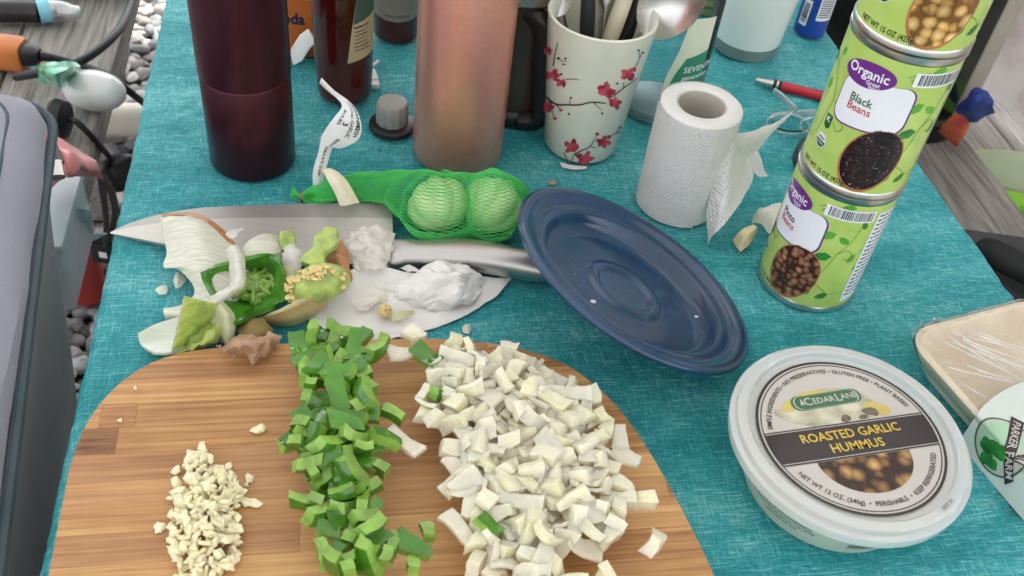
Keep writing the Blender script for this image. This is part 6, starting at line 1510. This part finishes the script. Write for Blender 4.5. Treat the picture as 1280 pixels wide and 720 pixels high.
# white box with coral pouch on it, aqua bag and red cap beside it: all on the bench edge behind the cooler
BXZ = -.20
def wbox():
    a = G(100, 262, -.28); r = thing('white_bin', 'white plastic bin standing on the bench behind the cooler', 'bin', (*T(-.350, .885, 0).xy, BZL+.001), TA); m = pm('bin_white', H_('c8d2d8'), .4, var=.05)
    obj('bin', box(-.07, .062, -.085, .05, 0, .088, .006), m, r); obj('bin_lid', box(-.076, .068, -.091, .056, .089, .101, .004), m, r)
wbox()
wthing('zip_pouch', ppatch([[(55, 160, -.165), (66, 164, -.15), (76, 168, -.15), (96, 186, -.17)], [(58, 185, -.15), (72, 188, -.12), (90, 192, -.125), (112, 200, -.165)], [(60, 212, -.15), (76, 212, -.12), (96, 214, -.13), (124, 216, -.17)], [(62, 232, -.165), (80, 230, -.155), (100, 226, -.165), (128, 226, -.185)]], nu=6, nv=6, th=.003, amp=.006, freq=28, fold=.006), pm('coral_vinyl', H_('e07f80'), .3, var=.08, coat=.3), 'coral pink zip pouch draped over the white bin', 'pouch')
def zipper():
    a = G(66, 196, -.105); r = thing('zip_puller', 'black and silver zip puller hanging on the coral pouch', 'zip puller', a)
    q = lambda *p: G(*p)-a
    obj('tab', loft([q(63, 180, -.112), q(70, 205, -.112)], [(.006, .0018), (.008, .0018)], 12, power=3), m_blkp, r); obj('slider', loft([q(69, 203, -.108), q(70, 222, -.112)], [(.0065, .004), (.0085, .004)], 12, power=3), m_steel, r)
zipper()
wthing('plastic_bag', ppatch([[(70, 262, -.26), (85, 258, -.22), (100, 262, -.22), (112, 268, -.25)], [(74, 282, -.30), (90, 278, -.26), (106, 280, -.26), (116, 290, -.29)], [(80, 302, -.34), (94, 300, -.31), (106, 300, -.31), (114, 306, -.34)]], nu=5, nv=5, th=.002, amp=.010, freq=30, fold=.01), pm('aqua_film', H_('b9dadd'), .25, var=.15, scale=20, coat=.4, translucent=.3), 'crumpled aqua plastic bag hanging below the white bin', 'plastic bag')
wthing('red_bottle', lathe([(0, 0), (.03, 0), (.033, .01), (.033, .09), (.02, .11), (.012, .115), (.012, .13), (0, .13)], 32), pm('red_plastic', H_('8c2f2c'), .35, var=.15), 'dull red bottle standing on the gravel behind the cooler', 'bottle'); rb_ = COL.objects[-1]; rb_.location = (*G(98, 322, -.66).xy, GZ+.004)
cable('hanging_cable', [(126, 222, -.22), (130, 250, -.32), (133, 280, -.42), (132, 306, -.52)], .0042, 'thin black cable hanging down beside the gravel')
cable('hanging_loop', [(128, 222, -.22), (140, 242, -.30), (144, 266, -.40), (138, 292, -.50), (133, 312, -.56)], .0046, 'black cable loop hanging next to the thin cable')
def usbp():
    a = G(131, 312, -.55); r = thing('hanging_plug', 'small black plug with a white mark at the end of the hanging cables', 'plug', a); obj('housing', box(-.018, .018, -.012, .012, -.02, .02, .004), m_blkp, r)
    bm = flat([[(-.006, -.006), (.006, -.006), (.006, .006), (-.006, .006)]]); 
    for v in bm.verts: v.co = Vector((v.co.x+.002, -.0124, v.co.y))
    obj('mark', bm, m_white, r)
usbp()
wthing('white_pipe', tube([G(90, 150, GZ+.05), G(130, 150, GZ+.05), G(200, 150, GZ+.05), G(300, 150, GZ+.05)], .034, 20), pm('pvc_white', H_('c9c3b6'), .5, var=.12, scale=12), 'white plastic pipe lying across the gravel', 'pipe')

# ================================================================== RIGHT OF THE TABLE
# flat black panel standing along the table edge
def panel():
    r = thing('black_screen', 'black flat screen panel with a cream edge standing on the bench behind the cans', 'screen', (*T(.785, 1.13, 0).xy, -.2995), TA)
    mk = pm('panel_black', (.010, .010, .011), .18, var=.1, coat=.3)      # local x = across the bench, y = along it
    obj('screen', box(-.128, .126, .0, .016, .012, .42, .004), mk, r); obj('back_shell', box(-.12, .153, .0163, .036, .010, .423, .005), pm('shell_cream', H_('b7aea2'), .4, var=.06), r)
    obj('side_rail', box(.1262, .154, .001, .016, .012, .42, .003), MATS['shell_cream'], r)
    obj('foot', lathe([(0, 0), (.058, 0), (.060, .003), (.056, .030), (.040, .036), (0, .037)], 48, c=(.085, .012, 0), sy=.6), mk, r); obj('highlight_line', box(.088, .094, -.0018, -.0001, .02, .41, .0007), pm('highlight_grey', (.18, .18, .19), .3), r)  # grey strip painted as the highlight running down the screen
panel()
m_sage = pm('sage_plastic', H_('b3bda0'), .35, var=.05, coat=.2)
def basin():
    zb = GZ+.2305; rim = zb+.16; c = G(1300, 262, rim); r = thing('sage_basin', 'sage green plastic basin beside the bench', 'basin', (c.x, c.y, zb))
    obj('wall', lathe([(0, .0006), (.10, .0006), (.11, .006), (.150, .150), (.154, .158), (.150, .162), (.146, .158), (.106, .012), (0, .008)], 72), m_sage, r)
    return r, c, zb
bs, bc, zb = basin()
def gtray():
    r = thing('green_mould', 'bright lime green tray with bumps lying inside the sage basin', 'tray', (bc.x+.004, bc.y-.006, zb+.0088)); m = pm('lime_plastic', H_('8fd23a'), .35, var=.06, coat=.3)
    obj('plate', lathe([(0, 0), (.095, 0), (.122, .095), (.123, .098), (.116, .100), (0, .098)], 48), m, r)
    for i in range(4):
        for j in range(5): obj('bump', box(-.075+i*.042, -.045+i*.042, -.085+j*.036, -.063+j*.036, .0985, .108, .003), m, r)
gtray()
# grey bag with padded black handle on the right bench
def gbag():
    c = G(1300, 372, -.25); r = thing('tote_bag', 'dark grey bag with a padded black handle on the right bench', 'bag', (c.x, c.y, -.299)); o = Vector(r.location)
    b = box(-.11, .11, -.10, .10, 0, .07, .02, segs=3)
    obj('body', b, pm('bag_grey', (.06, .06, .065), .8, var=.2), r); obj('trim', box(-.112, .112, -.102, -.0995, .012, .02), pm('trim_blue', H_('3a5fae'), .5), r)
    p = smooth_pts([G(1228, 309, -.215)-o, G(1245, 318, -.20)-o, G(1275, 334, -.20)-o, G(1310, 350, -.20)-o, G(1345, 372, -.21)-o], 4); n = len(p)
    obj('handle', loft(p, [(.018*min(1, .45+i*.25), .016*min(1, .45+i*.25)) for i in range(n)], 16), pm('foam_black', (.013, .013, .014), .7), r)
gbag()
def hang(rows, m, name, label, cat, **k): return wthing(name, ppatch([[(1205+(x-1205)*.9, 140+(y-140)*.9, z) for x, y, z in q] for q in rows], **k), m, label, cat, ang=25)
hang([[(1196, 134, -.20), (1210, 122, -.17), (1224, 108, -.15), (1236, 112, -.16)], [(1204, 142, -.22), (1216, 134, -.17), (1230, 124, -.15), (1244, 126, -.17)], [(1214, 152, -.27), (1224, 150, -.26), (1236, 142, -.24), (1246, 140, -.24)]], pm('blue_cloth', H_('2f4596'), .8, var=.2, scale=30), 'blue_cloth', 'crumpled royal blue cloth on the far side of the right bench', 'cloth', nu=6, nv=6, th=.003, amp=.003, freq=28, fold=.003)
hang([[(1172, 164, -.27), (1182, 150, -.24), (1196, 140, -.22)], [(1184, 176, -.28), (1196, 160, -.245), (1208, 150, -.23)], [(1194, 186, -.29), (1204, 170, -.26), (1210, 156, -.25)]], pm('red_cloth', H_('c94a4c'), .7, var=.2, scale=24, col2=H_('e2854a')), 'red_strap', 'red and orange strip of cloth on the right bench behind the cans', 'strap', nu=5, nv=5, th=.004, amp=.002, freq=30)
# clear plastic sheet hanging beyond
def sheet():
    rows = []
    for i in range(9):
        rows.append([])
        for j in range(13):
            t = .2+3.4*j/12; rows[-1].append(T(1.30+.03*math.sin(j*1.9+i*.3), t, GZ+.26+1.8*i/8))
    m = bpy.data.materials.new('plastic_sheet'); m.use_nodes = True; N = m.node_tree.nodes; L = m.node_tree.links; B = N['Principled BSDF']; out = N['Material Output']
    tc = N.new('ShaderNodeTexCoord'); nz = N.new('ShaderNodeTexNoise'); nz.inputs['Scale'].default_value = 9; nz.inputs['Detail'].default_value = 6; nz.inputs['Distortion'].default_value = 1; L.new(tc.outputs['Object'], nz.inputs['Vector'])
    rp = N.new('ShaderNodeValToRGB'); e = rp.color_ramp.elements; e[0].position = .35; e[0].color = (.30, .24, .22, 1); e[1].position = .6; e[1].color = (.44, .41, .40, 1); L.new(nz.outputs['Fac'], rp.inputs[0]); L.new(rp.outputs[0], B.inputs['Base Color'])
    B.inputs['Roughness'].default_value = .25; bp = N.new('ShaderNodeBump'); bp.inputs['Distance'].default_value = .02; L.new(nz.outputs['Fac'], bp.inputs['Height']); L.new(bp.outputs[0], B.inputs['Normal'])
    tr = N.new('ShaderNodeBsdfTranslucent'); L.new(rp.outputs[0], tr.inputs[0]); mx = N.new('ShaderNodeMixShader'); mx.inputs[0].default_value = .4; L.new(B.outputs[0], mx.inputs[1]); L.new(tr.outputs[0], mx.inputs[2]); L.new(mx.outputs[0], out.inputs[0])
    wthing('plastic_curtain', patch(rows, nu=6, nv=6, th=0, amp=.02, freq=5), m, 'hazy plastic sheet hanging beyond the right bench', 'plastic sheet')
sheet()
